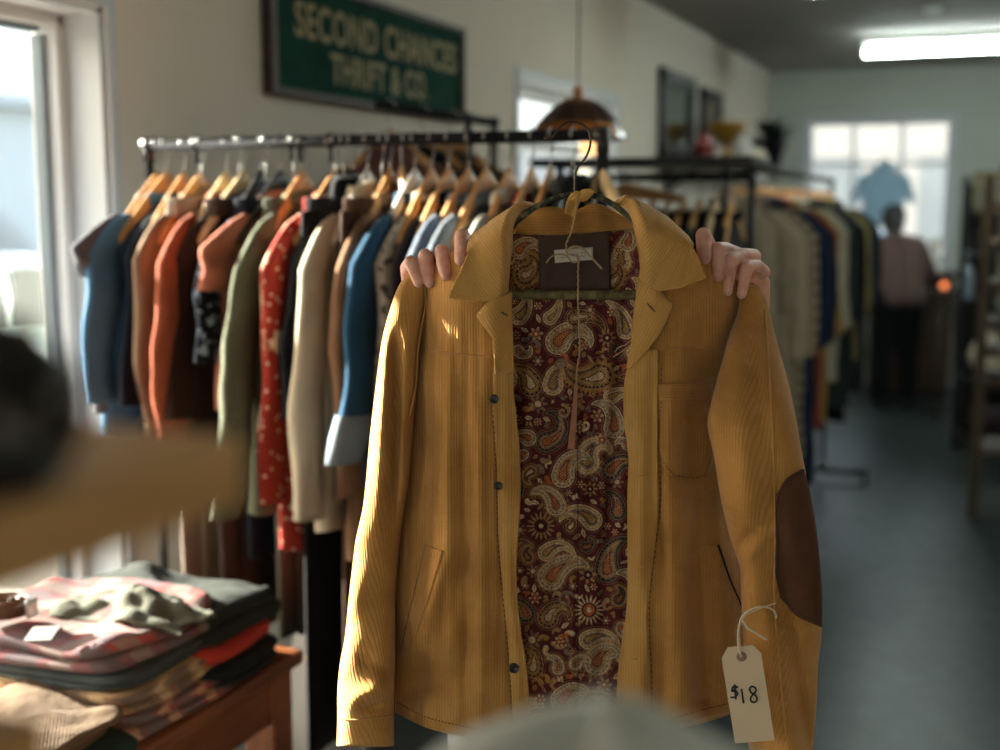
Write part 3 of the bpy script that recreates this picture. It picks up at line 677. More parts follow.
struct(MB().box((WX + .02, BY - .018, 0), (RX, BY, .11), bev=.004).build('baseboard_back', TRIMM, smooth=False))
t = NT('window_glass'); fr = t.m('ADD', .03, t.m('MULTIPLY', t.m('POWER', t.n('ShaderNodeLayerWeight').outputs['Facing'], 5), .35)); tr = t.n('ShaderNodeBsdfTransparent', {'Color': (.95, .97, .97, 1)}); gl = t.n('ShaderNodeBsdfGlossy', {'Roughness': .02})
mx = t.n('ShaderNodeMixShader', {0: fr, 1: tr.outputs[0], 2: gl.outputs[0]}); t.t.links.new(mx.outputs[0], t.out.inputs[0]); GLASS = t.mat
FRAMEM = simple('window_frame_paint', '#c3c6c6', .45, var=.04); FRAMED = simple('window_gasket', '#5f6f78', .5, var=.05)
def casing(b, axis, pos, out, a0, a1, z0, z1, wd=.035, th=.015):
    """flat trim round an opening on the room side"""
    p, q = sorted((pos, pos + out * th))
    for (u0, u1, v0, v1) in [(a0 - wd, a0, z0 - wd, z1 + wd), (a1, a1 + wd, z0 - wd, z1 + wd), (a0, a1, z1, z1 + wd), (a0, a1, z0 - wd, z0)]:
        b.box((p, u0, v0), (q, u1, v1), bev=.005) if axis == 'x' else b.box((u0, p, v0), (u1, q, v1), bev=.005)
def window(name, axis, pos, out, W, depth, bars_a, bars_z, lw=.03):
    """pos: inner wall face; out=+1 when the room lies towards +axis; the sash sits depth into the wall"""
    a0, a1, z0, z1 = W
    b = MB(); casing(b, axis, pos, out, a0, a1, z0, z1)
    p, q = sorted((pos, pos - out * depth))
    for (u0, u1, v0, v1) in [(a0, a0 + .012, z0, z1), (a1 - .012, a1, z0, z1), (a0, a1, z1 - .012, z1), (a0, a1, z0, z0 + .012)]:      # jamb lining
        b.box((p, u0, v0), (q, u1, v1)) if axis == 'x' else b.box((u0, p, v0), (u1, q, v1))
    w = struct(b.build(name, TRIMM, smooth=False))
    f = MB(); p, q = sorted((pos - out * (depth - .055), pos - out * (depth + .02)))
    def bar(u0, u1, v0, v1, e=0): f.box((p + e, u0, v0), (q - e, u1, v1), bev=.006) if axis == 'x' else f.box((u0, p + e, v0), (u1, q - e, v1), bev=.006)
    bar(a0 + .012, a0 + .012 + lw, z0, z1); bar(a1 - .012 - lw, a1 - .012, z0, z1); bar(a0, a1, z1 - .012 - lw, z1 - .012); bar(a0, a1, z0 + .012, z0 + .012 + lw)
    for a in bars_a: bar(a - lw / 2, a + lw / 2, z0, z1, .004)
    for z in bars_z: bar(a0, a1, z - lw / 2, z + lw / 2, .004)
    f.build('window_sash', FRAMEM, w, smooth=False)
    g = MB(); m = pos - out * depth
    g.box((m - .003, a0 + .02, z0 + .02), (m + .003, a1 - .02, z1 - .02)) if axis == 'x' else g.box((a0 + .02, m - .003, z0 + .02), (a1 - .02, m + .003, z1 - .02))
    g.build('window_pane', GLASS, w, smooth=False)
    k = MB()
    for (u0, u1, v0, v1) in [(a0 + .012 + lw, a0 + .026 + lw, z0 + .06, z1 - .06), (a1 - .026 - lw, a1 - .012 - lw, z0 + .06, z1 - .06), (a0 + .06, a1 - .06, z1 - .026 - lw, z1 - .012 - lw)]:
        k.box((m - .012, u0, v0), (m + .02, u1, v1)) if axis == 'x' else k.box((u0, m - .012, v0), (u1, m + .02, v1))
    k.build('window_gasket', FRAMED, w, smooth=False)
    return w
w1 = window('window_1', 'x', WX, 1, W1, .155, [], [])
w5 = window('window_4', 'x', WX, 1, W5, .155, [], [])
w4 = window('fill_window', 'y', FY, 1, W4, .12, [-.5], [], .05)
s_ = MB().box((WX - .08, W1[0] - .08, W1[2] - .02), (WX + .05, W1[1] + .04, W1[2] + .012), bev=.006).build('window_sill', TRIMM, w1, smooth=False)
w2 = window('window_2', 'x', WX, 1, W2, .12, [], [W2[3] - .28], .045)
w3 = window('window_3', 'y', BY, -1, W3, .12, [W3[0] + (W3[1] - W3[0]) * .33, W3[0] + (W3[1] - W3[0]) * .66], [W3[2] + (W3[3] - W3[2]) * .69], .03)
# ------------------------------------------------------------------ outside
def ext(o, l, c): return tag(o, l, c)
struct(MB().box((-60, -30, -.30), (60, 60, -.12)).build('street', simple('asphalt', '#5b5e61', .9, var=.1, scale=8), smooth=False))
struct(MB().box((-4.4, -30, -.12), (-2.3, 40, -.06)).build('pavement', simple('pavement_concrete', '#827d75', .9, var=.06, scale=5), smooth=False))
def house(name, x0, x1, y0, y1, h, roof, wallc, roofc, label, wins):
    r = empty(name, ((x0 + x1) / 2, (y0 + y1) / 2, -.12), label, 'building')
    MB().box((x0, y0, -.12), (x1, y1, h)).build('wall', simple(name + '_siding' + wallc, wallc, .8, var=.05, scale=3), r, smooth=False)
    b = MB(); o = .35; xm = (x0 + x1) / 2; ym = (y0 + y1) / 2
    b.add([(x0 - o, y0 - o, h), (x1 + o, y0 - o, h), (x1 + o, y1 + o, h), (x0 - o, y1 + o, h), (xm, y0 + (x1 - x0) * .4, h + roof), (xm, y1 - (x1 - x0) * .4, h + roof)],
          [[0, 1, 4], [1, 2, 5, 4], [2, 3, 5], [3, 0, 4, 5], [0, 3, 2, 1]])
    b.box((x0 - o, y0 - o, h - .16), (x1 + o, y1 + o, h + .02))
    b.build('roof', simple(name + '_roof' + roofc, roofc, .8, var=.08, scale=4), r, smooth=False)
    for (axis, p, a0, a1, z0, z1, nm) in wins:
        q = MB(); q.box((p - .04, a0, z0), (p + .04, a1, z1), bev=.01) if axis == 'x' else q.box((a0, p - .04, z0), (a1, p + .04, z1), bev=.01)
        q.build(nm, simple('house_' + nm, {'window': '#9aa0a0', 'garage_door': '#a9a6a6', 'door': '#7d5a44'}[nm], .35, var=.05), r, smooth=False)
    return r
house('house', -24, -14, 9, 26, 3.2, 1.5, '#b9c6cc', '#a8b4ba', 'pale grey hip roofed house across the street, seen through the big left window',
      [('x', -14, 11, 14, -.1, 2.3, 'garage_door'), ('x', -14, 17, 18.4, .9, 2.1, 'window'), ('x', -14, 20, 21.4, .9, 2.1, 'window')])
house('shop_building', -6, 14, 26, 34, 5.6, .6, '#cbc6be', '#8f8a84', 'beige building with dark windows, outside the back window',
      [('y', 26, a, a + 1.5, z, z + 1.6, 'window') for a in (-4.2, -1.6, 1.4, 4.4) for z in (.9, 3.3)])
house('white_house', -30, -18, 44, 56, 4.2, .8, '#d5d0c8', '#9a9590', 'off white building beyond the small side window', [('x', -18, 46, 47.6, 1, 2.4, 'window')])
def make_car(name, loc, rz, col, label):
    r = empty(name, loc, label, 'car', rz=rz); M = Matrix.Translation(loc) @ Matrix.Rotation(rz, 4, 'Z')
    paint = simple('car_paint' + col, col, .25, var=.02); gl = simple('car_glass', '#4a5f68', .08, var=.05); rub = simple('tyre_rubber', '#1c1c1d', .8); al = simple('wheel_alloy', '#9a9da0', .3, metal=.9)
    def shell(rows, nm, mat, par):
        rings = []
        for (x, hw, zb, zt) in rows:
            ring = []
            for q in range(16):
                a = 2 * PI * q / 16; c, s = math.cos(a), math.sin(a)
                ring.append(M @ Vector((x, hw * math.copysign(abs(c) ** .45, c), (zb + zt) / 2 + (zt - zb) / 2 * math.copysign(abs(s) ** .5, s))))
            rings.append(ring)
        return MB().loft(rings).build(nm, mat, par)
    body = shell([(-2.1, .72, .35, .72), (-2.0, .82, .24, .86), (-1.4, .87, .2, .93), (-.6, .88, .2, .93), (.7, .88, .2, .92), (1.3, .87, .2, .86), (1.95, .8, .22, .74), (2.1, .68, .34, .62)], 'body', paint, r)
    shell([(-1.75, .62, .86, .92), (-1.15, .68, .86, 1.38), (-.5, .70, .86, 1.45), (.3, .69, .86, 1.40), (1.05, .66, .86, .95)], 'cabin', paint, r)
    g = MB()
    for sd in (-1, 1):
        for (x0, x1, xt0, xt1) in [(-1.2, -.45, -1.0, -.45), (-.36, .62, -.36, .25)]:
            g.add([M @ Vector(p) for p in [(x0, sd * .705, .96), (x1, sd * .71, .96), (xt1, sd * .70, 1.33), (xt0, sd * .70, 1.33), (x0, sd * .66, .96), (x1, sd * .66, .96), (xt1, sd * .62, 1.33), (xt0, sd * .62, 1.33)]],
                  [[0, 1, 2, 3], [4, 7, 6, 5], [0, 4, 5, 1], [1, 5, 6, 2], [2, 6, 7, 3], [3, 7, 4, 0]])
    g.build('side_window', gl, r, smooth=False)
    for x in (-1.3, 1.3):
        for sd in (-1, 1):
            T = M @ Matrix.Translation((x, sd * .80, .2)) @ Matrix.Rotation(PI / 2, 4, 'X')
            wv = MB().lathe([(.18, -.09), (.30, -.1), (.32, -.06), (.32, .06), (.30, .1), (.18, .09)], n=28, mat=T).build('wheel', rub, r)
            MB().lathe([(0, -.07), (.19, -.085), (.2, 0), (.19, .085), (0, .07)], n=20, mat=T).build('hubcap', al, wv)
    for sd in (-1, 1): MB().sphere(M @ Vector((-2.05, sd * .58, .68)), .09, sc=(.6, 1.4, .8)).build('tail_lamp', simple('lamp_red', '#a03030', .3), r)
    return r
make_car('car', (-6.3, 6.35, -.12), PI / 2, '#cfe0e4', 'pale blue car parked outside the big left window')
make_car('car', (-2.2, 20.5, -.12), 0, '#7fb0cc', 'light blue car parked outside the back window')
# ------------------------------------------------------------------ light
w = bpy.data.worlds.new('world'); S.world = w; w.use_nodes = True; nt = w.node_tree; nt.nodes.clear()
bg = nt.nodes.new('ShaderNodeBackground'); wo = nt.nodes.new('ShaderNodeOutputWorld'); sk = nt.nodes.new('ShaderNodeTexSky')
sk.sky_type = 'NISHITA'; sk.sun_disc = False; sk.sun_elevation = math.radians(22); sk.sun_rotation = math.radians(250); sk.air_density = 1.0; sk.dust_density = 3.5; sk.ozone_density = 1.0
mixn = nt.nodes.new('ShaderNodeMix'); mixn.data_type = 'RGBA'; mixn.inputs[0].default_value = .75; mixn.inputs[7].default_value = (.93, .97, 1.0, 1)
nt.links.new(sk.outputs[0], mixn.inputs[6]); nt.links.new(mixn.outputs[2], bg.inputs[0]); nt.links.new(bg.outputs[0], wo.inputs[0]); bg.inputs[1].default_value = 1.25
sun_d = bpy.data.lights.new('sun', 'SUN'); sun = bpy.data.objects.new('sun', sun_d); COL.objects.link(sun)
SUN_FROM = Vector((-.999, .02, 0)).normalized() * math.cos(math.radians(19.5)) + Vector((0, 0, math.sin(math.radians(19.5))))
sun.rotation_euler = SUN_FROM.to_track_quat('Z', 'Y').to_euler(); sun_d.energy = 46.0; sun_d.angle = math.radians(.6); sun_d.color = (1, .93, .80); sun.location = (-8, 0, 6)
def portal(name, loc, rot, sx, sy):
    d = bpy.data.lights.new(name, 'AREA'); d.shape = 'RECTANGLE'; d.size = sx; d.size_y = sy; d.cycles.is_portal = True
    o = bpy.data.objects.new(name, d); COL.objects.link(o); o.location = loc; o.rotation_euler = rot
for i, W_ in enumerate((W1, W5)): portal('portal_side', (WX - .21, (W_[0] + W_[1]) / 2, (W_[2] + W_[3]) / 2), (0, -PI / 2, 0), W_[3] - W_[2], W_[1] - W_[0])
portal('portal_front', ((W4[0] + W4[1]) / 2, FY - .18, (W4[2] + W4[3]) / 2), (PI / 2, 0, 0), W4[1] - W4[0], W4[3] - W4[2])
portal('portal_back', ((W3[0] + W3[1]) / 2, BY + .18, (W3[2] + W3[3]) / 2), (-PI / 2, 0, 0), W3[1] - W3[0], W3[3] - W3[2])
# fluorescent fittings on the ceiling
t = NT('tube_light'); em = t.n('ShaderNodeEmission', {'Color': (.86, 1.0, .95, 1), 'Strength': 42.0}); t.t.links.new(em.outputs[0], t.out.inputs[0]); TUBEM = t.mat
HOUSM = simple('white_fitting', '#bfc2be', .5, var=.03)
def fitting(x0, x1, y, label):
    z = CZ - .075; r = empty('fluorescent_light', ((x0 + x1) / 2, y, CZ), label, 'ceiling light', 'fluorescent lights on the ceiling')
    b = MB(); b.box((x0, y - .05, CZ - .055), (x1, y + .05, CZ - .001), bev=.006)
    for x in (x0 + .012, x1 - .012): b.box((x - .012, y - .045, z - .062), (x + .012, y + .045, CZ - .03), bev=.004)
    b.build('housing', HOUSM, r, smooth=False)
    for dy in (-.024, .024):
        MB().tube([(x0 + .024, y + dy, z - .032), (x1 - .024, y + dy, z - .032)], .019, 12).build('light_tube', TUBEM, r)
for (px, py, x1d, lab) in [(862, 53, 1.5, 'long lit fluorescent light in front of the back wall'), (808, -9, 1.5, 'lit fluorescent light at the top edge of the photo, mostly out of the frame')]:
    p = hitZ(px, py, CZ - .107); fitting(p.x, p.x + x1d, p.y, lab)
for y in (3.5,):  # extra unseen fitting, added to brighten the left wall
    fitting(-.2, 1.3, y, 'added fluorescent light overhead, out of view, brightening the left wall')
p = hitZ(933, 8, CZ); r = empty('smoke_detector', p, 'small round white smoke detector on the dark ceiling', 'smoke detector')
MB().lathe([(0, -.035), (.03, -.035), (.045, -.025), (.055, -.006), (.06, 0)], p, 24).build('housing', HOUSM, r); MB().lathe([(0, -.038), (.012, -.038), (.012, -.033)], p, 12).build('sensor_cap', FRAMED, r)
S.view_settings.view_transform = 'Standard'; S.view_settings.look = 'None'; S.view_settings.gamma = 1; S.view_settings.use_curve_mapping = False; S.view_settings.exposure = 0.38
S.cycles.use_denoising = True
S.cycles.sample_clamp_indirect = 6
S.cycles.max_bounces = 8
S.cycles.transparent_max_bounces = 12
# ================================================================== bodies grown from capsule chains
def capsules(chains, voxel, smooth=3, factor=.5):
    """chains: lists of (point, radius); returns ONE smooth remeshed mesh"""
    bm = bmesh.new()
    def sph(p, r):
        m = Matrix.Translation(p) @ Matrix.Diagonal((r, r, r, 1)); bmesh.ops.create_icosphere(bm, subdivisions=3, radius=1, matrix=m)
    for ch in chains:
        for i, (p, r) in enumerate(ch):
            p = Vector(p); sph(p, r)
            if i:
                q, rq = Vector(ch[i - 1][0]), ch[i - 1][1]; d = p - q
                if d.length < 1e-6: continue
                M = Matrix.Translation((p + q) / 2) @ d.to_track_quat('Z', 'Y').to_matrix().to_4x4()
                bmesh.ops.create_cone(bm, cap_ends=True, segments=20, radius1=rq, radius2=r, depth=d.length, matrix=M)
    me = bpy.data.meshes.new('tmp'); bm.to_mesh(me); bm.free(); o = bpy.data.objects.new('tmp', me); COL.objects.link(o)
    md = o.modifiers.new('r', 'REMESH'); md.mode = 'VOXEL'; md.voxel_size = voxel
    if smooth: sm = o.modifiers.new('s', 'SMOOTH'); sm.iterations = smooth; sm.factor = factor
    dg = bpy.context.evaluated_depsgraph_get(); out = bpy.data.meshes.new_from_object(o.evaluated_get(dg)); bpy.data.objects.remove(o); bpy.data.meshes.remove(me)
    return out
def join_mesh(name, meshes):
    bm = bmesh.new()
    for k, m in enumerate(meshes):
        n0 = len(bm.faces); bm.from_mesh(m[0] if isinstance(m, tuple) else m); bm.faces.ensure_lookup_table()
        if isinstance(m, tuple):
            for f in bm.faces[n0:]: f.material_index = m[1]
    me = bpy.data.meshes.new(name); bm.to_mesh(me); bm.free(); return me
def skin_mat(name, a, b_, red):
    t = NT(name); nz = t.noise(55, 4); n2 = t.noise(400, 3); c = t.mix(t.rng(nz, .35, .7), lin(a), lin(b_)); c = t.mix(t.m('MULTIPLY', t.rng(t.noise(90, 2), .5, .75), .45), c, lin(red))
    return t.bsdf(c, .52, t.bump(n2, .18, .0008), Subsurface_Weight=.15, Subsurface_Radius=(.008, .003, .0015), Specular_IOR_Level=.35)
SKIN = skin_mat('skin', '#cf9882', '#deb09b', '#c0655a'); NAIL = simple('finger_nail', '#c8948a', .35, var=.05)
NAVY = fabric('navy_knit', '#1c2531', 'knit'); BLACKF = fabric('black_cloth', '#15161a')
person = empty('person', Vector((J(577, 500, -.30).x, J(577, 500, -.30).y, 0)), 'person in dark clothes behind the jacket, both hands gripping its shoulders', 'person')
def finger(pts, wf):
    """pts: MCP(x,y,w,r) PIP DIP TIP; the tip's w is None: laid on the cloth"""
    out = []
    for (x, y, w, r) in pts:
        if w is None: w = float(wf(x, y)) + r * .80
        out.append((J(x, y, w), r))
    return out
def wrap(side):
    wf = wL if side == 'L' else wR
    def base(x, y): return max(float(np.ravel(wf(x, y))[0]), -.036)
    return base
bL, bR = wrap('L'), wrap('R')
fL = [
    finger([(468, 268, -.095, .0105), (463, 240, -.050, .0105), (462.5, 236.5, -.022, .0098), (462, 250, None, .0092), (461, 259.5, None, .0080)], bL),
    finger([(450, 280, -.10, .0100), (443, 257, -.058, .0098), (442, 251.5, -.026, .0094), (443.5, 263, None, .0086), (446, 275, None, .0076)], bL),
    finger([(432, 288, -.10, .0098), (427, 262, -.058, .0096), (425.5, 256, -.028, .0092), (428, 270, None, .0084), (430.5, 282.5, None, .0074)], bL),
    finger([(410, 290, -.09, .0092), (407, 268, -.058, .0088), (411, 262, -.030, .0084), (415, 272, None, .0078), (418.5, 282, None, .0069)], bL),
    [(J(450, 330, -.10), .011), (J(474, 305, -.105), .0115), (J(484, 282, -.100), .0095), (J(488, 268, -.098), .0078)]]
palmL = [[(J(432, 340, -.13), .026), (J(466, 282, -.115), .015), (J(450, 286, -.118), .016), (J(430, 292, -.117), .016), (J(409, 295, -.105), .014), (J(420, 340, -.13), .024)], [(J(432, 340, -.13), .026), (J(450, 290, -.118), .018)]]
armL = [[(J(430, 338, -.13), .024), (J(426, 370, -.145), .0255), (J(424, 430, -.165), .034), (J(440, 515, -.19), .037)]]
fR = [
    finger([(716, 262, -.10, .0105), (706, 242, -.050, .0105), (703.5, 235.5, -.022, .0098), (704, 249, None, .0092), (705, 258, None, .0080)], bR),
    finger([(739, 256, -.085, .0105), (725, 250, -.052, .0098), (717, 249.5, -.026, .0094), (717, 264, None, .0086), (718, 276, None, .0075)], bR),
    finger([(753, 257, -.080, .0105), (743, 255, -.050, .0090), (731, 260, -.022, .0086), (729, 277, None, .0077), (727, 291, None, .0068)], bR),
    finger([(763, 272, -.075, .0092), (757, 266, -.050, .0082), (747, 267, -.026, .0080), (744.5, 281, None, .0071), (741.5, 294, None, .0062)], bR),
    [(J(712, 332, -.10), .011), (J(694, 306, -.105), .0115), (J(686, 284, -.100), .0095), (J(683, 270, -.098), .0078)]]
palmR = [[(J(745, 335, -.13), .026), (J(718, 275, -.115), .015), (J(738, 270, -.105), .0165), (J(752, 272, -.10), .0165), (J(759, 284, -.092), .014), (J(752, 335, -.13), .022)], [(J(745, 335, -.13), .026), (J(738, 285, -.115), .018)]]
armR = [[(J(747, 335, -.13), .024), (J(748, 370, -.145), .0255), (J(744, 430, -.165), .034), (J(722, 515, -.19), .037)]]
HZ = J(577, 320, -.33)
def hd(r, u, d): return HZ + RT * r + Vector((0, 0, u)) - DH * d     # right, up, towards the camera
head = [[(hd(0, .035, -.025), .082), (hd(0, .01, .0), .080)], [(hd(0, -.02, .02), .066), (hd(0, -.075, .035), .042)], [(hd(0, -.05, -.02), .056), (hd(0, -.13, -.03), .052), (hd(0, -.17, -.035), .058)],
        [(hd(0, .02, .082), .009), (hd(0, -.012, .100), .013)], [(hd(-.022, -.048, .080), .007), (hd(.022, -.048, .080), .007)]] + \
       [[(hd(sx * .082, .015, -.01), .012), (hd(sx * .086, -.012, -.006), .011), (hd(sx * .078, -.03, -.004), .009)] for sx in (-1, 1)]
hands = capsules(fL + palmL + [[(J(430, 338, -.13), .0235), (J(426, 370, -.145), .025)]], .0014, 1)
handsR = capsules(fR + palmR + [[(J(747, 335, -.13), .0235), (J(748, 370, -.145), .025)]], .0014, 1)
rest = capsules(armL + armR + head, .005, 3)
nl = MB()
Mn = Matrix((RT, DH, Vector((0, 0, 1)))).transposed().to_4x4()
for f in fL[:4] + fR[:4]:
    (p, r), (q, rq) = f[-1], f[-2]; ax = (p - q).normalized(); nf = (-DH - ax * (-DH).dot(ax)).normalized()
    M = Matrix((nf.cross(ax), nf, ax)).transposed().to_4x4()
    nl.sphere(p + nf * r * .66 + ax * r * .25, r * .62, 12, 8, (1.0, .45, 1.15), M)
body = link(join_mesh('body', [hands, handsR, rest, (nl.mesh('n'), 1)]), 'body', [SKIN, NAIL], person)
e = MB()
for sx in (-1, 1): e.sphere(hd(sx * .031, .018, .068), .0125)
e.build('eyes', simple('eye_white', '#d8d4cc', .2, var=.02), person)
SH = HZ.z - .175
def pb(r, z, d): return Vector((HZ.x, HZ.y, 0)) + RT * r + Vector((0, 0, z)) - DH * d
sweater = [[(pb(-.15, SH - .02, -.04), .062), (pb(0, SH + .0, -.05), .075), (pb(.15, SH - .02, -.04), .062)],
           [(pb(-.11, SH - .05, -.05), .085), (pb(-.10, SH - .3, -.05), .090), (pb(-.10, .86, -.06), .10)], [(pb(.11, SH - .05, -.05), .085), (pb(.10, SH - .3, -.05), .090), (pb(.10, .86, -.06), .10)], [(pb(0, SH - .06, -.04), .10), (pb(0, .86, -.06), .11)],
           [(pb(-.17, SH - .03, -.04), .06), (J(452, 505, -.23), .050), (J(440, 518, -.195), .047), (J(425, 430, -.165), .042), (J(426, 378, -.147), .032)],
           [(pb(.17, SH - .03, -.04), .06), (J(712, 505, -.23), .050), (J(722, 518, -.195), .047), (J(743, 430, -.165), .042), (J(747.5, 378, -.147), .032)]]
link(capsules(sweater, .008, 4), 'sweater', NAVY, person)
trs = []
for sx in (-1, 1): trs.append([(pb(sx * .09, .90, -.06), .105), (pb(sx * .10, .80, -.05), .098), (pb(sx * .105, .47, .0), .072), (pb(sx * .105, .09, -.06), .058)])
link(capsules(trs, .010, 3), 'trousers', BLACKF, person)
for sx in (-1, 1): link(capsules([[(pb(sx * .105, .045, -.09), .042), (pb(sx * .11, .04, .04), .040), (pb(sx * .115, .035, .10), .033)]], .006, 2), 'shoe', simple('black_leather', '#151412', .4), person)
link(capsules([[(hd(0, .05, -.03), .087), (hd(0, .07, .01), .07)], [(hd(0, .0, -.06), .075), (hd(0, -.05, -.07), .05)], [(hd(-.06, .04, -.01), .035), (hd(.06, .04, -.01), .035)]], .005, 2), 'hair', simple('brown_hair', '#2c2018', .6, var=.3, scale=200), person)

# ------------------------------------------------------------------ the shopper at the back counter
fp = hitZ(893, 408, 0); B0 = Vector((fp.x, fp.y, 0)); vd = Vector((fp.x, fp.y, 0)).normalized(); rr = Vector((vd.y, -vd.x, 0))
def sb(r, z, d): return B0 + rr * r + Vector((0, 0, z)) + vd * d      # right, height, away from the camera
shopper = empty('person', B0, 'person with dark hair, mauve brown jumper and black trousers bending over the back counter', 'person')
zt = hitD(882, 205, (B0 - EYE).dot(DH) + .25).z
hz = zt - .10
sk2 = capsules([[(sb(-.055, hz, .30), .090), (sb(-.058, hz - .03, .34), .078)], [(sb(-.06, hz - .07, .37), .05)], [(sb(-.05, hz - .06, .26), .055), (sb(-.04, hz - .16, .2), .06)], [(sb(-.058, hz - .02, .42), .014)],
                [(sb(-.26, 1.13, .42), .035), (sb(-.27, 1.13, .50), .04), (sb(-.26, 1.13, .57), .02)], [(sb(.22, 1.13, .45), .035), (sb(.23, 1.13, .53), .04), (sb(.22, 1.13, .6), .02)]], .008, 2)
link(sk2, 'body', SKIN, shopper)
link(capsules([[(sb(-.055, hz + .015, .28), .097), (sb(-.055, hz - .05, .24), .088), (sb(-.05, hz - .12, .2), .06)]], .008, 2), 'hair', simple('dark_hair', '#17110d', .6, var=.3, scale=120), shopper)
zs = hz - .22
link(capsules([[(sb(-.17, zs, .18), .075), (sb(-.03, zs + .02, .17), .09), (sb(.13, zs, .18), .075)], [(sb(-.10, zs - .05, .15), .115), (sb(-.06, .88, .0), .125)], [(sb(.07, zs - .05, .15), .115), (sb(.09, .88, .0), .125)],
               [(sb(-.19, zs - .02, .18), .068), (sb(-.28, zs - .22, .2), .055), (sb(-.26, 1.13, .42), .042)], [(sb(.15, zs - .02, .18), .068), (sb(.24, zs - .22, .22), .055), (sb(.22, 1.13, .45), .042)]], .012, 3), 'jumper', fabric('mauve_jumper', '#6b544d', 'knit'), shopper)
link(capsules([[(sb(-.08, .88, .0), .12), (sb(-.10, .48, .02), .085), (sb(-.10, .08, .0), .062)], [(sb(.09, .88, .0), .12), (sb(.09, .48, .04), .085), (sb(.10, .08, .02), .062)]], .012, 3), 'trousers', BLACKF, shopper)
for sx in (-1, 1): link(capsules([[(sb(sx * .1, .045, -.02), .045), (sb(sx * .11, .04, .16), .038)]], .008, 2), 'shoe', simple('black_leather', '#151412', .4), shopper)
# ================================================================== hanger of the jacket, cord, tags
hanger = empty('coat_hanger', J(576, 294, -.03), 'padded dark green hanger with a thin metal hook, inside the mustard jacket', 'hanger')
t = NT('floral_padding'); v = t.n('ShaderNodeTexVoronoi', {'Vector': t.ob, 'Scale': 130.0}); nz = t.noise(60, 4)
cc = t.mix(t.m('GREATER_THAN', t.sep(v.outputs['Color'])[1], .6), lin('#37392c'), lin('#6f6a4c')); cc = t.mix(t.rng(nz, .45, .7), cc, lin('#262a22')); PADM = t.bsdf(cc, .85, t.bump(nz, .4, .002))
t = NT('olive_padding'); nz = t.noise(90, 5); OLIV = t.bsdf(t.mix(t.rng(nz, .35, .65), lin('#4c4526'), lin('#7f7446')), .85, t.bump(nz, .4, .002))
b = MB(); P = crv([(446, 292), (470, 262), (498, 236), (516, 222), (534, 208), (553, 199), (575, 194.5), (598, 197), (614, 205), (632, 220), (652, 236), (682, 262), (706, 292)], 90)
b.tube([J(x, y, -.022 - .018 * smst(abs(x - 576), 60, 90)) for x, y in P], .0036, 12); b.build('hanger_arm', PADM, hanger)
b = MB(); b.tube([J(x, 294.5 - .3 * math.sin((x - 446) * .03), -.034) for x in np.linspace(443, 709, 60)], .0060, 14); b.build('hanger_bar', OLIV, hanger)
b = MB(); P = crv([(575, 196), (575, 185), (575.5, 174), (578, 167), (584, 160), (589, 150), (590.5, 142), (589, 132), (584, 125.5), (576, 122), (567, 122.5), (560, 127), (555.5, 133), (551, 138.5), (548, 140), (545.5, 137.5)], 80)
b.tube([J(x, y, -.02) for x, y in P], .0015, 10); b.sphere(J(545.5, 137.5, -.02), .0022, 10, 8); b.build('hook', simple('bronze_wire', '#4a3c33', .35, metal=.8), hanger)
# yellow cloth knot
RIBM = fabric('yellow_ribbon', '#f0b850', 'plain', var=.12)
rib = empty('ribbon', J(576, 205, -.015), 'yellow cloth strip knotted round the top of the green hanger', 'ribbon')
RB = coons([(572, 193), (584, 194)], [(565, 213), (574, 217)], [(572, 193), (566, 203), (565, 213)], [(584, 194), (579, 204), (574, 217)], 14, 20)
cloth('ribbon_tail', RB, -.013 + .003 * np.sin(RB[2] * 5 + RB[3] * 2), RIBM, rib, .0012)
RB = coons([(577, 197), (582, 190), (590, 189)], [(577, 201), (585, 201), (592, 195)], [(577, 197), (577, 201)], [(590, 189), (594, 192), (592, 195)], 20, 10)
cloth('ribbon_loop', RB, -.012 + .005 * np.sin(PI * RB[3]), RIBM, rib, .0012)
b = MB(); b.sphere(J(577, 197, -.013), .0062, 14, 10, (1.0, .8, 1.2)); b.tube([J(571, 200, -.012), J(577, 198, -.0055), J(582, 193, -.012)], .0018, 8); b.build('ribbon_knot', RIBM, rib)
# twine with the leather strip, tied through the hanger's knot and hanging over the lining
tw = empty('leather_tag', J(577, 300, -.012), 'narrow leather strip hanging on jute twine over the paisley lining', 'hang tag')
def twine(parent, pts, r=.0009, n=70, name='twine'):
    P = crv([p[:2] for p in pts], n); W = np.interp(np.linspace(0, 1, n), np.linspace(0, 1, len(pts)), [p[2] for p in pts]); b = MB()
    b.tube([J(P[i, 0] + .35 * math.sin(i * 1.9), P[i, 1], W[i]) for i in range(n)], [r * (1 + .22 * math.sin(i * 2.4)) for i in range(n)], 7); return b.build(name, TWINE, parent)
twine(tw, [(577, 199, -.008), (575, 215, -.018), (571, 232, -.024), (566, 246, -.024), (567, 253, -.023), (577, 257, -.022), (578, 272, -.022), (578, 300, -.022), (579, 330, -.030), (580, 350, -.034), (577, 368, -.036), (576.5, 385, -.036)], .0010, 110)
twine(tw, [(566, 252, -.023), (570, 248, -.022), (580, 247, -.022), (590, 256, -.022), (602, 269, -.023)], .0013)
twine(tw, [(546, 263, -.024), (551, 257, -.023), (560, 254, -.023), (567, 256, -.022), (572, 262, -.022), (579, 261, -.022), (577, 255, -.022)], .0010)
LS = coons([(574.5, 383), (578, 383.5)], [(567.5, 449), (574.5, 450)], [(574.5, 383), (571.5, 415), (567.5, 449)], [(578, 383.5), (577, 415), (574.5, 450)], 8, 30)
cloth('leather_strip', LS, -.030 + .001 * np.sin(LS[3] * 5), simple('tan_leather', '#a86f50', .6, var=.15, scale=80, bump=.2), tw, .0018)
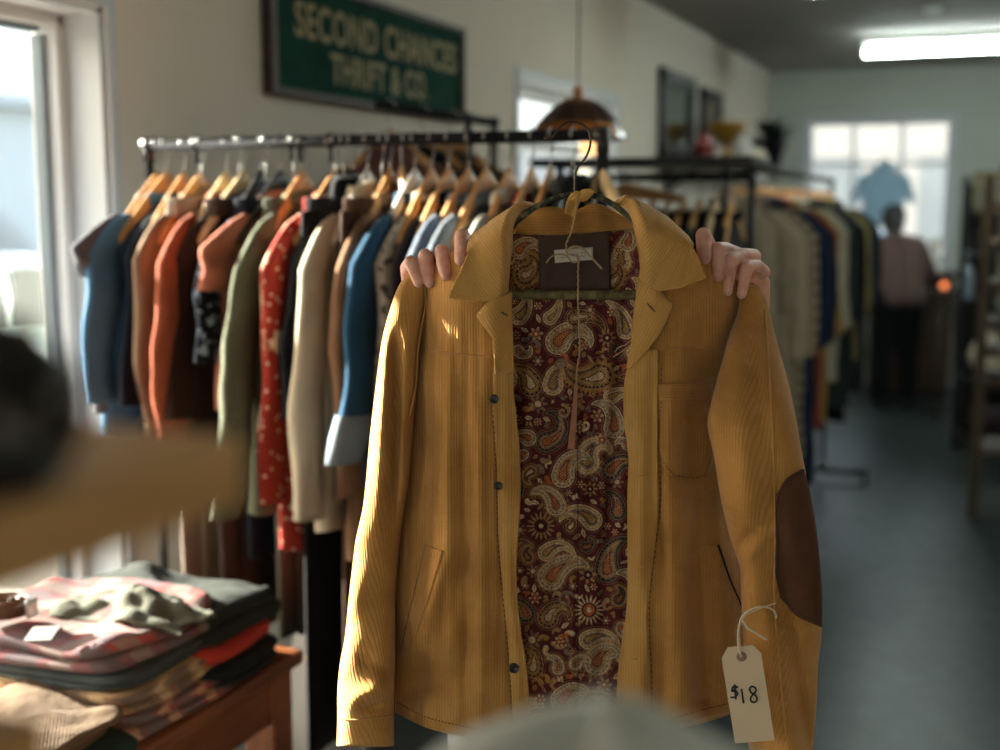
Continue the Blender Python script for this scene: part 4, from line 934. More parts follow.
twine(tw, [(578, 331, -.030), (585, 325, -.028), (588, 319, -.027)], .0005, 20, 'frayed_end')
twine(jacket, [(632, 339, .010), (625, 345, .004), (618, 348, -.01), (615, 352, -.012)], .0006, 24, 'loose_thread'); twine(jacket, [(634, 342, .010), (624, 350, .002), (613, 357, -.012)], .0006, 24, 'loose_thread')
# price tag on the right sleeve
def onRs(x, y): return float(onR(np.array(float(x)), np.array(float(y))))
WT = .088
ptag = empty('price_tag', J(748, 742, WT), 'cream paper price tag reading $18 tied to the right sleeve of the mustard jacket', 'price tag')
PAPER = simple('manila_paper', '#cdb899', .85, var=.06, scale=25, bump=.06)
out = [(728, 647), (753, 645), (761, 653), (774.5, 740), (735, 743), (721.5, 658)]
bm = bmesh.new(); vs = [bm.verts.new(J(x, y, WT)) for x, y in out]; f = bm.faces.new(vs)
bmesh.ops.subdivide_edges(bm, edges=bm.edges[:], cuts=3)
r = bmesh.ops.extrude_face_region(bm, geom=bm.faces[:]); bmesh.ops.translate(bm, verts=[v for v in r['geom'] if isinstance(v, bmesh.types.BMVert)], vec=-DH * .0009)
bmesh.ops.recalc_face_normals(bm, faces=bm.faces); q = MB(); q.bm(bm); q.build('paper_card', PAPER, ptag, smooth=False)
Mt = lambda x, y, w: Matrix.Translation(J(x, y, w)) @ Matrix((RT, Vector((0, 0, 1)), -DH)).transposed().to_4x4()
MB().lathe([(.0026, 0), (.0058, 0), (.0060, .0006), (.0056, .0010), (.0026, .0010)], n=24, mat=Mt(741.5, 656.5, WT + .0009)).build('reinforcing_ring', simple('tag_ring', '#8d6f62', .8), ptag)
MB().lathe([(0, 0), (.0024, 0), (.0022, .0006), (0, .0006)], n=16, mat=Mt(741.5, 656.5, WT + .0011)).build('punched_hole', simple('punched_hole', '#2b1a15', .9), ptag)
INK = simple('black_ink', '#17171b', .6)
def stroke(pts, nm, r=.0011):
    P = crv(pts, max(8, 6 * len(pts))); b = MB(); b.tube([J(x, y, WT + .0014) for x, y in P], r, 6); return b
ink = MB()
for pts in [[(738, 687.5), (733.5, 686.5), (732, 689.5), (735.5, 691.5), (737.5, 694), (735, 697), (730.5, 697.5)], [(734.5, 684.5), (735, 691), (735.8, 699)], [(731, 691), (737, 691.5)], [(741.5, 689), (743.5, 703)],
            [(755.5, 688), (752, 686.5), (749.5, 689), (751, 692.5), (755, 695), (757, 698.5), (755.5, 702), (752, 702), (750.5, 698.5), (753, 694.5), (756, 690.5), (755, 687)]]:
    s_ = stroke(pts, 'x'); ink.add(s_.v, s_.f)
ink.build('price_writing', INK, ptag)
S1 = [(741.5, 657, WT + .003), (739, 648, WT + .003), (738.5, 630, WT + .004), (742, 617, WT + .004), (752, 609, WT + .004), (766, 607, WT + .004), (775, 612, WT + .002), (776.5, 618, WT)]
CREAMS = simple('cotton_string', '#cdbfa6', .9, var=.12, scale=300)
def string(pts, r, nm='tag_string'): o = twine(ptag, pts, r, 60, nm); o.data.materials[0] = CREAMS; return o
string(S1, .0011); string([(740, 626, WT + .004), (744, 617, WT + .002), (758, 609, WT), (776, 603, WT - .006)], .0008)
string([(741.5, 619, WT + .004), (748, 628, WT + .005), (758, 634, WT + .005), (767, 640, WT + .004)], .0013)
string([(741.5, 657, WT - .001), (740, 646, WT + .001), (739, 632, WT + .002), (743, 618, WT)], .0009)
# ================================================================== racks, hangers, garments
STEEL = simple('rail_steel', '#26272a', .9, metal=.0, var=.2, Specular_IOR_Level=.04); DKSTEEL = simple('black_steel', '#1d1e20', .45, metal=.3); CHROME = simple('hook_wire', '#9c9c9b', .3, metal=.8)
WOODH = wood('hanger_wood', '#a8743f', '#c79a63', 2, .45, 0); WOODP = wood('pale_hanger_wood', '#c9a878', '#dbc297', 2, .5, 0); BLKH = simple('black_plastic', '#141416', .4); WHTH = simple('white_plastic', '#d5d3cc', .4)
RY = 2.42
pL, pR = hitY(148, 143, RY), hitY(603, 137, RY)
RZ = (pL.z + pR.z) / 2
RR = .0125
def add_rack(name, x0, x1, y, z, label, cat, posts=(True, True), along='x', extra=0):
    r = empty(name, ((x0 + x1) / 2 if along == 'x' else x0, y if along == 'x' else (y[0] + y[1]) / 2, 0), label, cat)
    P = (lambda a, b_, c: Vector((a, y + b_, c))) if along == 'x' else (lambda a, b_, c: Vector((x0 + b_, a, c)))
    a0, a1 = (x0, x1) if along == 'x' else y
    MB().tube([P(a0 - .006, 0, z), P(a1 + .006, 0, z)], RR, 16).build('rail', STEEL, r)
    for k, (a, sgn) in enumerate(((a0, -1), (a1, 1))):
        e = MB(); e.tube([P(a - sgn * .016, 0, z), P(a + sgn * .012, 0, z)], RR + .0035, 16); e.tube([P(a, 0, z - .035), P(a, 0, z)], .0135, 16); e.build('rail_clamp', DKSTEEL, r)
        if posts[k]:
            MB().tube([P(a, 0, .05), P(a, 0, z - .012)], .0115, 16).build('post', STEEL if k else DKSTEEL, r)
            f = MB(); f.tube([P(a, -.26, .055), P(a, .26, .055)], .016, 12); f.build('foot', DKSTEEL, r)
            for q in (-.24, .24):
                w = MB(); w.lathe([(0, -.012), (.022, -.012), (.027, -.008), (.027, .008), (.022, .012), (0, .012)], n=16, mat=Matrix.Translation(P(a, q, .027)) @ Matrix.Rotation(PI / 2, 4, 'Y' if along != 'x' else 'Y')); w.build('caster', BLKH, r)
    if posts == (True, True): MB().tube([P(a0, 0, .10), P(a1, 0, .10)], .011, 12).build('base_bar', DKSTEEL, r)
    return r
add_rack('clothes_rack', pL.x, pR.x, RY, RZ, 'steel rail rack full of jackets in front of the big left window wall', 'clothes rack')
def frame_of(X, Y, Z, rz):
    return Matrix.Translation((X, Y, Z)) @ Matrix.Rotation(rz, 4, 'Z')
# local axes of a hung thing: a = -y towards the camera end, x = along the rail
def hanger_at(M, mat, label, group=None, hw=.185, rr=RR, drop=.105, slope=.128):
    """M: rail centre frame, y = along the hanger"""
    loc = M.translation; r = empty('coat_hanger', loc, label, 'hanger', group)
    b = MB(); rings = []
    for k in range(-14, 15):
        t_ = k / 14; a = t_ * hw; z = -drop + .016 - slope * abs(t_) ** 1.12; h = .060 * (1 - .62 * abs(t_) ** .7); wd = .0085 * (1 + .25 * abs(t_)); off = .012 * abs(t_) ** 2
        if abs(k) == 14: h *= .6; wd *= .6
        rings.append([M @ Vector((off + wd * math.cos(q) , a, z + h / 2 * math.sin(q))) for q in [2 * PI * j / 10 for j in range(10)]])
    b.loft(rings).build('hanger_body', mat, r)
    h = MB(); R = rr + .0035
    pts = [(0, 0, -drop + .02), (0, 0, -.055), (0, .004, -.040), (0, .012, -.028)] + [(0, R * math.cos(q), R * math.sin(q)) for q in [-.75 + j * (PI + 1.0) / 12 for j in range(13)]]
    h.tube([M @ Vector(p) for p in pts], .0019, 7).build('hook', CHROME, r)
    return r
NO = {}
def vn(seed):
    q = random.Random(seed); return [(q.uniform(-1, 1), q.uniform(0, 6.28), q.uniform(.6, 1.6)) for _ in range(8)]
def garment(name, M, mat, label, cat, length=.62, hw=.215, sl=.52, thick=.034, seed=1, group=None, drop=.105, sw=.052, flare=.08, collar=.022, collar_mat=None, cuff=None, near_only=False, buttons=None, open_front=False, shoulder=.085, sleeve_mat=None):
    """hung garment: body, two sleeves, collar; local y is the shoulder line, -y the end towards the viewer; x is its thin direction"""
    q = random.Random(seed); K = vn(seed); org = M.translation
    r = empty(name, Vector((org.x, org.y, org.z - drop - length)), label, cat, group)
    z0 = -drop - .022; b = MB(); rings = []; N = 44; nz = 34
    for i in range(nz):
        t_ = i / (nz - 1); z = z0 - t_ * (length + .02)
        d = (z0 - z)
        if d < shoulder + .03:
            u = d / (shoulder + .03); h = .052 + (hw - .052) * u ** .97; th = .024 + .010 * u
        else:
            u = (d - shoulder - .03) / max(.01, length - shoulder); h = hw - .012 * math.sin(min(1, u * 3) * PI) + .02 * u; th = .034 + thick * .55 * min(1, u * 1.6)
        th *= thick / .034 * .5
        ring = []
        for k in range(N):
            a = 2 * PI * k / N; c, s = math.cos(a), math.sin(a)
            yy = h * math.copysign(abs(c) ** .8, c); xx = th * math.copysign(abs(s) ** .6, s)
            fold = sum(A * math.sin(yy * f * 42 + ph + t_ * A * 2.2) for A, ph, f in K[:4]) * .0042 * min(1, d / .16)
            xx += fold; yy += .004 * math.sin(z * 24 + K[5][1]) * math.copysign(1, c) * abs(c)
            ring.append(M @ Vector((xx, yy, z + (.006 * math.sin(a * 3 + K[6][1]) if i == nz - 1 else 0))))
        rings.append(ring)
    b.loft(rings, cap0=True, cap1=False).build('body', mat, r)
    sides = (-1,) if near_only else (-1, 1)
    for sd in sides:
        if sl <= 0: break
        b = MB(); rings = []; n = 30; N2 = 26; fl = flare * q.uniform(.7, 1.25); bend = q.uniform(-.02, .03)
        for i in range(n):
            t_ = i / (n - 1)
            k0 = min(1, t_ / .13)
            y0 = hw - .085 + .075 * k0 + fl * t_ + bend * math.sin(t_ * PI)
            z = z0 - .030 - (shoulder - .022) * k0 - (sl - shoulder + .03) * max(0, t_ - .05) / .95
            ra = sw * (.18 + .82 * k0 ** .8) * (1 - .26 * t_); rb = min(.020, sw * .42) * (.35 + .65 * k0) * (1 - .15 * t_) * (thick / .034) ** .5
            ring = []
            for k in range(N2):
                a = 2 * PI * k / N2; c, s = math.cos(a), math.sin(a)
                f = 1 + (.16 * abs(math.sin(2.5 * a + K[1][1] + t_ * 4 * K[1][0])) - .10 + .09 * math.sin(2 * a + t_ * 38 * sl * K[3][2] + K[3][1])) * min(1, t_ * 3)
                tilt = .25 * c * ra
                ring.append(M @ Vector((rb * math.copysign(abs(s) ** .8, s) * f + .006 * math.sin(t_ * 9 + K[7][1]), sd * (y0 + ra * c * (1 + .35 * (f - 1))), z + tilt * .4)))
            rings.append(ring)
        so = b.loft(rings, cap0=True, cap1=False).build('sleeve', sleeve_mat or mat, r)
        md = so.modifiers.new('thickness', 'SOLIDIFY'); md.thickness = .0025; md.offset = -1
        if cuff:
            b = MB(); cr = []
            c0 = [sum((Vector(p) for p in ring), Vector()) / len(ring) for ring in rings]
            for (i, sc) in ((n - 7, 1.10), (n - 7, 1.2), (n - 4, 1.24), (n - 1, 1.22), (n - 1, 1.06)):
                cr.append([c0[i] + (Vector(p) - c0[i]) * sc for p in rings[i]])
            b.loft(cr, cap0=False, cap1=False).build('cuff', cuff, so)
    if collar:
        b = MB(); rings = []; N3 = 30
        for (dr, dz) in ((-.006, -.012), (.0, collar * .6), (.006, collar), (.014, collar * .75), (.022, .0), (.019, -.006), (.010, collar * .4)):
            ring = []
            for k in range(N3):
                a = 2 * PI * k / N3; c, s = math.cos(a), math.sin(a); wob = .003 * math.sin(3 * a + K[2][1])
                ring.append(M @ Vector(((.022 + dr * .6) * s * (1.0 if thick > .03 else .8), (.060 + dr) * c, z0 + .004 - .012 * abs(c) + dz + wob)))
            rings.append(ring)
        b.loft(rings, cap0=False, cap1=False).build('collar', collar_mat or mat, r)
    if buttons:
        for j in range(5):
            z = z0 - .10 - j * (length - .16) / 4
            MB().sphere(M @ Vector((thick * .55 + .004, -.01, z)), .006, 10, 6, (.5, 1, 1)).build('button', buttons, r)
    return r
def trousers(M, mat, label, length=.62, w=.17, seed=1, drop=.13, cat='trousers', name='trousers', skirt=False):
    K = vn(seed); o = M.translation; r = empty(name, Vector((o.x, o.y, o.z - drop - length)), label, cat)
    for sd in ((-1, 1) if not skirt else (0,)):
        b = MB(); rings = []
        for i in range(26):
            t_ = i / 25; z = -drop - length * t_; hw = (w / 2 if not skirt else w * .75) * (1 - (.25 * t_ if not skirt else -.12 * t_)); ring = []
            for k in range(28):
                a = 2 * PI * k / 28; c, s = math.cos(a), math.sin(a); yy = hw * math.copysign(abs(c) ** .8, c)
                xx = .013 * math.copysign(abs(s) ** .6, s) + .004 * sum(A * math.sin(yy * f * 50 + ph + t_ * 2 * A) for A, ph, f in K[:3]) + sd * .012
                ring.append(M @ Vector((xx, yy + sd * .02, z)))
            rings.append(ring)
        b.loft(rings).build('trouser_leg' if not skirt else 'skirt_panel', mat, r)
    b = MB(); b.box((-.016, -w / 2 - .025, -drop - .012), (.016, w / 2 + .025, -drop + .028), bev=.005); bm = bmesh.new(); me = b.mesh('x'); bm.from_mesh(me); bm.transform(M); me2 = bpy.data.meshes.new('waistband'); bm.to_mesh(me2); bm.free()
    link(me2, 'waistband', mat, r); return r
def X_of(px, Y, py=230): return hitY(px, py, Y).x
DEN = fabric('mid_denim', '#3d78a8', 'denim', '#7fa9c4'); DEND = fabric('dark_denim', '#1c4d70', 'denim', '#3c6c8c'); CUFFM = fabric('denim_wrong_side', '#7e939f', 'denim', '#aebac0')
NEAR = .215
# (near shoulder px, material, label, category, hem px, options, hanger material)
rows = [
 (98, fabric('grey_marl', '#6f7177', 'knit'), 'grey marl jersey at the window end of the rack, mostly behind the denim jacket', 'sweater', 400, dict(sl=.13, seed=2, flare=.0, hw=.235), WOODH),
 (107, DEN, 'faded blue denim jacket, first big garment at the window end of the rack', 'jacket', 430, dict(seed=3, sl=.40, flare=.05, sw=.062, thick=.04, buttons=simple('copper_button', '#8a5a3a', .4, metal=.7), hw=.215), WOODH),
 (126, fabric('black_navy', '#161c28', 'plain'), 'black navy jacket between the blue denim jacket and the taupe shirt', 'jacket', 440, dict(seed=4, hw=.19, sl=.40), WOODH),
 (143, fabric('taupe_cord', '#9c8064', 'cord'), 'taupe corduroy shirt between the denim and the rust jacket', 'shirt', 430, dict(seed=5, flare=.0, sw=.042, sl=.46), WOODH),
 (170, fabric('rust_cotton', '#b0552f', 'plain'), 'rust red jacket with smooth sleeves, left of the coral denim jacket', 'jacket', 432, dict(seed=6, sw=.062, flare=.04, thick=.04), WOODP),
 (188, fabric('dark_brown_wool', '#3c241b', 'plain'), 'dark brown jacket just behind the rust jacket', 'jacket', 440, dict(seed=7, hw=.20, sl=.42), WOODP),
 (206, fabric('black_print', '#12151d', 'print', '#7f8ea4'), 'black blouse with pale blue print on a black hanger', 'blouse', 420, dict(seed=8, hw=.185, sl=.3, collar=.02), BLKH),
 (226, fabric('coral_denim', '#c0664a', 'denim', '#d79a80'), 'coral pink denim jacket with a wide short sleeve, left of the sage jacket', 'jacket', 400, dict(seed=9, sl=.15, flare=.03, sw=.066, thick=.036, buttons=simple('dark_stud', '#2f2320', .4)), BLKH),
 (250, fabric('sage_cotton', '#6b7057', 'plain'), 'long sage green jacket with hanging sleeve, left of the red floral shirt', 'jacket', 502, dict(seed=10, sl=.60, flare=.13, sw=.060, thick=.042), WOODH),
 (284, fabric('red_floral', '#b6301d', 'floral', '#e6cfae'), 'red shirt with cream flowers between the sage and the ecru jacket', 'shirt', 540, dict(seed=11, sl=.58, flare=.06, sw=.056), WOODH),
 (302, fabric('ink_black', '#14171f', 'plain'), 'black jacket with a high collar right of the red floral shirt', 'jacket', 520, dict(seed=12, hw=.185, sl=.4, collar=.055), BLKH),
 (318, fabric('ecru_denim', '#cdbd9f', 'denim', '#e0d7c2'), 'ecru cream denim jacket with long sleeve on a white hanger', 'jacket', 522, dict(seed=13, sl=.60, flare=.09, sw=.064, thick=.044, collar=.04), WHTH),
 (342, fabric('camel_wool', '#9c7350', 'plain'), 'camel tan jacket right of the ecru denim jacket', 'jacket', 545, dict(seed=14, sl=.56, flare=.03, sw=.055, thick=.04), WOODH),
 (368, DEND, 'dark blue denim shirt with a turned back pale cuff', 'shirt', 520, dict(seed=15, sl=.47, flare=.09, sw=.068, thick=.04, cuff=CUFFM), WHTH),
 (386, fabric('cream_black_stripe', '#c9bda9', 'print', '#3b3a3c'), 'cream blouse with black print right of the dark denim shirt', 'blouse', 500, dict(seed=16, sl=.44, flare=.03, hw=.195), WOODH),
 (404, fabric('wine_black', '#1c1316', 'plain'), 'black jacket with wine red trim, between the printed blouse and the blue grey jumper', 'jacket', 520, dict(seed=17, hw=.185, sl=.42), WOODH),
 (425, fabric('blue_grey_knit', '#76869a', 'knit'), 'blue grey jumper above the gripping hand', 'jumper', 480, dict(seed=18, sl=.50, sw=.058, flare=.03, collar=.02), WOODH),
 (444, fabric('steel_grey_knit', '#808b98', 'knit'), 'steel grey jumper beside the blue grey jumper', 'jumper', 490, dict(seed=19, sl=.50, sw=.06, flare=.03, collar=.02), WOODH),
 (468, fabric('off_white_fleece', '#c6c2b4', 'knit'), 'off white fleece jumper left of the burgundy shirt', 'jumper', 500, dict(seed=20, sl=.50, sw=.058, flare=.03, collar=.025), WOODH),
 (492, fabric('burgundy_cotton', '#6e1d2c', 'plain'), 'burgundy shirt on a wooden hanger, right of the off white jumper', 'shirt', 500, dict(seed=21, sl=.5, flare=.02), WOODH),
 (512, fabric('bottle_green', '#1d2925', 'plain'), 'bottle green jacket left of the dark padded coat', 'jacket', 520, dict(seed=22, sl=.5, flare=.02), WOODH),
 (536, fabric('blackish_padding', '#1e2423', 'plain'), 'black green padded coat behind the hook of the jacket hanger', 'coat', 560, dict(seed=23, sl=.5, sw=.062, thick=.04, flare=.02, collar=.05), BLKH),
]
for i, (px, mat, lab, cat, hem, opt, hm) in enumerate(rows):
    Yn = RY - NEAR; x = X_of(px, Yn); ang = random.Random(50 + i).uniform(-.07, .07)
    M = frame_of(x, RY, RZ, ang); opt = dict(opt); dr = .105
    zh = hitY(px, hem, Yn).z; L = (RZ - dr - .022) - zh
    garment(cat.replace(' ', '_'), M, mat, lab, cat, length=L, drop=dr, **opt)
    mw_ = {'hanger_wood': 'wooden', 'pale_hanger_wood': 'pale wooden', 'black_plastic': 'black plastic', 'white_plastic': 'white plastic'}[hm.name]
    hanger_at(M, hm, f'{mw_} hanger holding the ' + ' '.join(lab.split(',')[0].split(' ')[:10]), 'hangers on the front rack', drop=dr)
# trousers, skirts and long things on the same rail, showing below the jackets
for (px, mat, hem, lab, kw) in [
  (176, fabric('stone_twill', '#a89684', 'plain'), 600, 'stone beige trousers hanging below the rust jacket', dict(w=.19, seed=31)),
  (214, fabric('umber_twill', '#4a3a31', 'plain'), 640, 'umber brown trousers hanging below the coral jacket', dict(w=.19, seed=32)),
  (240, fabric('ink_navy', '#131a2a', 'plain'), 560, 'ink navy trousers hanging below the sage jacket', dict(w=.17, seed=33)),
  (268, fabric('moss_twill', '#55584a', 'plain'), 640, 'moss green trousers hanging below the red floral shirt', dict(w=.17, seed=34)),
  (310, fabric('scarlet_viscose', '#a8281a', 'plain'), 590, 'scarlet skirt hanging lower than the ecru jacket', dict(w=.20, seed=35, skirt=True, name='skirt', cat='skirt')),
  (318, fabric('coal_wool', '#1a1a1d', 'plain'), 735, 'coal black long skirt behind the wooden bench', dict(w=.24, seed=36, skirt=True, name='skirt', cat='skirt')),
  (356, fabric('cocoa_wool', '#4e3324', 'plain'), 720, 'cocoa brown long skirt left of the sleeve of the mustard jacket', dict(w=.26, seed=37, skirt=True, name='skirt', cat='skirt'))]:
    Yn = RY - .12; x = X_of(px, Yn, 400) + .017; zh = hitY(px, hem, Yn).z; M = frame_of(x, RY - .02, RZ, .03); dr = .15
    trousers(M, mat, lab, length=RZ - dr - zh, drop=dr, **kw)
    r = hanger_at(M, CHROME, 'metal clip hanger holding the ' + ' '.join(lab.split(' ')[:3]), 'hangers on the front rack', hw=.12, drop=dr - .01)
# bare hangers
for (px, Y, hm, lab, rz) in [(402, RY, WOODH, 'bare wooden hanger turned sideways above the printed blouse', .55), (604, RY + .02, WOODP, 'bare pale wooden hanger at the end post of the front rack', .75)]:
    x = X_of(px, Y, 190); hanger_at(frame_of(x, RY, RZ, rz), hm, lab, None, drop=.10, hw=.15)
# small black clips between the hooks
q = random.Random(4)
for k, px in enumerate((196, 291, 300, 330, 470)):
    x = X_of(px, RY, 142); b = MB(); b.tube([(x - .004, RY, RZ), (x + .004, RY, RZ)], RR + .005, 14); b.box((x - .004, RY - .006, RZ - .045), (x + .004, RY + .006, RZ - RR), bev=.002)
    o = b.build('rail_divider', BLKH); tag(o, 'black plastic size divider clipped on the front rail', 'rail divider', 'size dividers on the front rail')
# ------------------------------------------------------------------ second rail fixed to the wall under the sign
X2 = -1.60; a = hitX(383, 103, X2); b_ = hitX(494, 124, X2); Z2 = (a.z + b_.z) / 2
r = empty('garment_rail', (X2, (a.y + b_.y) / 2, 0), 'dark garment rail on two posts along the wall under the green sign', 'clothes rail')
MB().tube([(X2, a.y - .03, Z2), (X2, b_.y + .02, Z2)], .014, 16).build('rail', STEEL, r)
for y in (b_.y - .22, b_.y):
    k = MB(); k.tube([(X2, y, .02), (X2, y, Z2)], .012, 12); k.sphere((X2, y, Z2), .02, 14, 10); k.lathe([(0, 0), (.13, 0), (.13, .008), (.02, .02), (0, .02)], (X2, y, 0), 28); k.build('post', DKSTEEL, r)
for (y, mat, lab, L, sd) in [(a.y + .04, fabric('dusty_mauve', '#7c4f48', 'plain'), 'dusty mauve coat on the rail along the wall', .8, 41), (a.y + .26, fabric('dark_teal_wool', '#1e2f35', 'plain'), 'dark teal coat on the rail along the wall', .8, 42), (a.y + .48, fabric('tan_suede', '#6e5138', 'plain'), 'tan brown coat at the far end of the wall rail', .8, 43)]:
    M = frame_of(X2, y, Z2, PI / 2); garment('coat', M, mat, lab, 'coat', length=L, seed=sd, hw=.21, sl=.5); hanger_at(M, WOODH, 'wooden hanger holding the ' + ' '.join(lab.split(' ')[:3]), 'hangers on the rail along the wall', rr=.014)
# ------------------------------------------------------------------ cross rack further back with a shelf on top
Y3 = 4.05; c0, c1 = hitY(560, 165, Y3), hitY(752, 162, Y3); Z3 = (c0.z + c1.z) / 2
r = add_rack('clothes_rack', c0.x, c1.x, Y3, Z3 - .045, 'black clothes rack with a shelf on top, behind the right shoulder of the mustard jacket', 'clothes rack')
MB().box((c0.x - .05, Y3 - .17, Z3 - .012), (c1.x + .03, Y3 + .17, Z3 + .014), bev=.004).build('top_shelf', DKSTEEL, r, smooth=False)
for x in (c0.x, c1.x): MB().tube([(x, Y3, Z3 - .05), (x, Y3, Z3 - .01)], .014, 12).build('shelf_support', DKSTEEL, r)
cols3 = [('dark_pine', '#17221d', 'pine black'), ('deep_navy', '#141b29', 'deep navy'), ('peat_brown', '#2c211b', 'peat brown'), ('soot_black', '#121212', 'soot black'), ('petrol_blue', '#1c333b', 'petrol blue'), ('oxblood', '#3d1a1e', 'oxblood'), ('midnight_blue', '#121a2b', 'midnight blue'), ('graphite_grey', '#2b2e31', 'graphite grey'), ('forest_green', '#1a2a20', 'forest green'), ('aubergine', '#2a1822', 'aubergine'), ('raven_black', '#111316', 'raven black')]
n3 = len(cols3)
for i, (nm, col, word) in enumerate(cols3):
    x = c0.x + .06 + (c1.x - c0.x - .12) * i / (n3 - 1); M = frame_of(x, Y3, Z3 - .045, random.Random(i).uniform(-.1, .1))
    nxt = cols3[i + 1][2] + ' one' if i + 1 < n3 else 'end post'
    garment('jacket', M, fabric(nm, col), f'{word} jacket on the shelf-topped rack, next to the {nxt}', 'jacket', length=.68, seed=60 + i, hw=.205, sl=.55, thick=.036)
    hanger_at(M, WOODH if i % 3 else WOODP, f'wooden hanger holding the {word} jacket', 'hangers on the shelf-topped rack')
hanger_at(frame_of((c0.x + c1.x) / 2 - .08, Y3 - .03, Z3 - .045, PI / 2 - .1), WOODH, 'bare wooden hanger seen broadside on the shelf-topped rack', None, rr=.0125, drop=.06, slope=.03, hw=.2)
# ------------------------------------------------------------------ rack running down the aisle
X4 = -.92; Z4 = hitX(760, 170, X4).z; y0, y1 = 4.45, 7.4
add_rack('clothes_rack', X4, X4, (y0, y1), Z4, 'long clothes rack running down the aisle towards the back window', 'clothes rack', along='y')
cols4 = [('oat_linen', '#a08f74', 'oat linen coat', 'coat', .92), ('sand_linen', '#8d7c62', 'sand linen coat', 'coat', .92), ('putty_check', '#8a7b66', 'putty striped cardigan', 'cardigan', .98), ('indigo_cotton', '#182742', 'indigo jacket', 'jacket', 1.08), ('navy_long', '#141d30', 'long navy coat', 'coat', 1.15),
         ('brick_red', '#8a2c20', 'brick red shirt', 'shirt', .95), ('ochre_knit', '#9a7a34', 'ochre jumper', 'jumper', .95), ('cream_blouse', '#b7af98', 'cream blouse', 'blouse', .78), ('ivory_shirt', '#a9a48f', 'ivory shirt', 'shirt', .80), ('spruce_green', '#26392f', 'spruce green jacket', 'jacket', .95),
         ('jet_black', '#101112', 'jet black coat', 'coat', 1.05), ('ink_blue', '#151c26', 'ink blue coat', 'coat', 1.0), ('carbon_black', '#131416', 'carbon black jacket', 'jacket', .95), ('khaki_gold', '#7d7034', 'khaki gold jacket', 'jacket', .80), ('dusk_black', '#16171b', 'dusk black coat', 'coat', 1.0), ('slate_blue', '#222c38', 'slate blue jacket', 'jacket', .9), ('umber_black', '#1b1714', 'umber black coat', 'coat', 1.0)]
n4 = len(cols4)
for i, (nm, col, word, cat, L) in enumerate(cols4):
    y = y0 + .08 + (y1 - y0 - .2) * (i / (n4 - 1)) ** .95; M = frame_of(X4, y, Z4, -PI / 2 + random.Random(i + 9).uniform(-.12, .12)) @ Matrix.Rotation(PI, 4, 'Z')
    nb = cols4[i - 1][2] if i else 'near end post'
    garment(cat, M, fabric(nm, col, 'stripe' if 'check' in nm else 'plain', '#4b4035'), f'{word} on the aisle rack, just beyond the {nb}', cat, length=L * 1.0, seed=80 + i, hw=.215, sl=.54, thick=.05, flare=.04, sw=.06)
    hanger_at(M, WOODH, f'wooden hanger holding the {word} on the aisle rack', 'hangers on the aisle rack', hw=.13)
# ================================================================== the sign
sx = WX + .02
sA, sB = hitX(268, 95, sx), hitX(462, 111, sx); sT = hitX(462, 29, sx)
SY0, SY1 = sA.y, sB.y; SZ0 = sA.z * .9 + sB.z * .1; SZ1 = sT.z
sign = empty('shop_sign', (WX, (SY0 + SY1) / 2, SZ0), 'dark green painted wooden shop sign with gold capitals high on the wall', 'sign')
t = NT('sign_green'); nz = t.noise(9, 5); n2 = t.noise(70, 3); cc = t.mix(t.rng(nz, .3, .7), lin('#0d3429'), lin('#144236')); cc = t.mix(t.m('MULTIPLY', t.rng(n2, .6, .8), .3), cc, lin('#2c4c44')); SG = t.bsdf(cc, .85, t.bump(n2, .1, .001), Specular_IOR_Level=.1)
MB().box((WX + .004, SY0 + .02, SZ0 + .02), (sx, SY1 - .02, SZ1 - .02), bev=.003).build('sign_board', SG, sign, smooth=False)
b = MB(); fwd = WX + .038
for (u0, u1, v0, v1) in [(SY0, SY0 + .035, SZ0, SZ1), (SY1 - .022, SY1, SZ0, SZ1), (SY0 + .03, SY1 - .02, SZ1 - .022, SZ1), (SY0 + .03, SY1 - .02, SZ0, SZ0 + .022)]: b.box((WX + .002, u0, v0), (fwd, u1, v1), bev=.004)
b.build('sign_frame', wood('dark_frame_wood', '#2b2019', '#43332a', 1, .6, 1), sign, smooth=False)
GOLD = simple('sign_gold_paint', '#98875c', .7, var=.18, scale=40)
def lettering(txt, y0, y1, zc, h, name, par, mat, x, ext=.0015):
    cu = bpy.data.curves.new('t', 'FONT'); cu.body = txt; cu.align_x = 'CENTER'; cu.align_y = 'CENTER'; cu.size = 1; cu.offset = .018; cu.space_character = 1.1; cu.extrude = .01
    o = bpy.data.objects.new('t', cu); COL.objects.link(o); dg = bpy.context.evaluated_depsgraph_get(); me = bpy.data.meshes.new_from_object(o.evaluated_get(dg)); bpy.data.objects.remove(o)
    me.name = name; c = np.empty(len(me.vertices) * 3, dtype=np.float32); me.vertices.foreach_get('co', c); c = c.reshape(-1, 3)
    lo, hi = c.min(0), c.max(0); n = np.empty_like(c)
    n[:, 1] = y0 + (c[:, 0] - lo[0]) / (hi[0] - lo[0]) * (y1 - y0); n[:, 2] = zc + ((c[:, 1] - lo[1]) / (hi[1] - lo[1]) - .5) * h; n[:, 0] = x + (c[:, 2] - lo[2]) / (hi[2] - lo[2]) * ext
    me.vertices.foreach_set('co', n.ravel()); me.update(); return link(me, name, mat, par, smooth=False)
l0, l1 = hitX(295, 22, sx), hitX(456, 60, sx); m0, m1 = hitX(331, 75, sx), hitX(428, 90, sx)
HS = SZ1 - SZ0
lettering('SECOND CHANCES', l0.y, l1.y, SZ0 + HS * .655, HS * .30, 'lettering', sign, GOLD, sx + .0005)
lettering('THRIFT & CO.', m0.y, m1.y, SZ0 + HS * .30, HS * .27, 'lettering', sign, GOLD, sx + .0005)
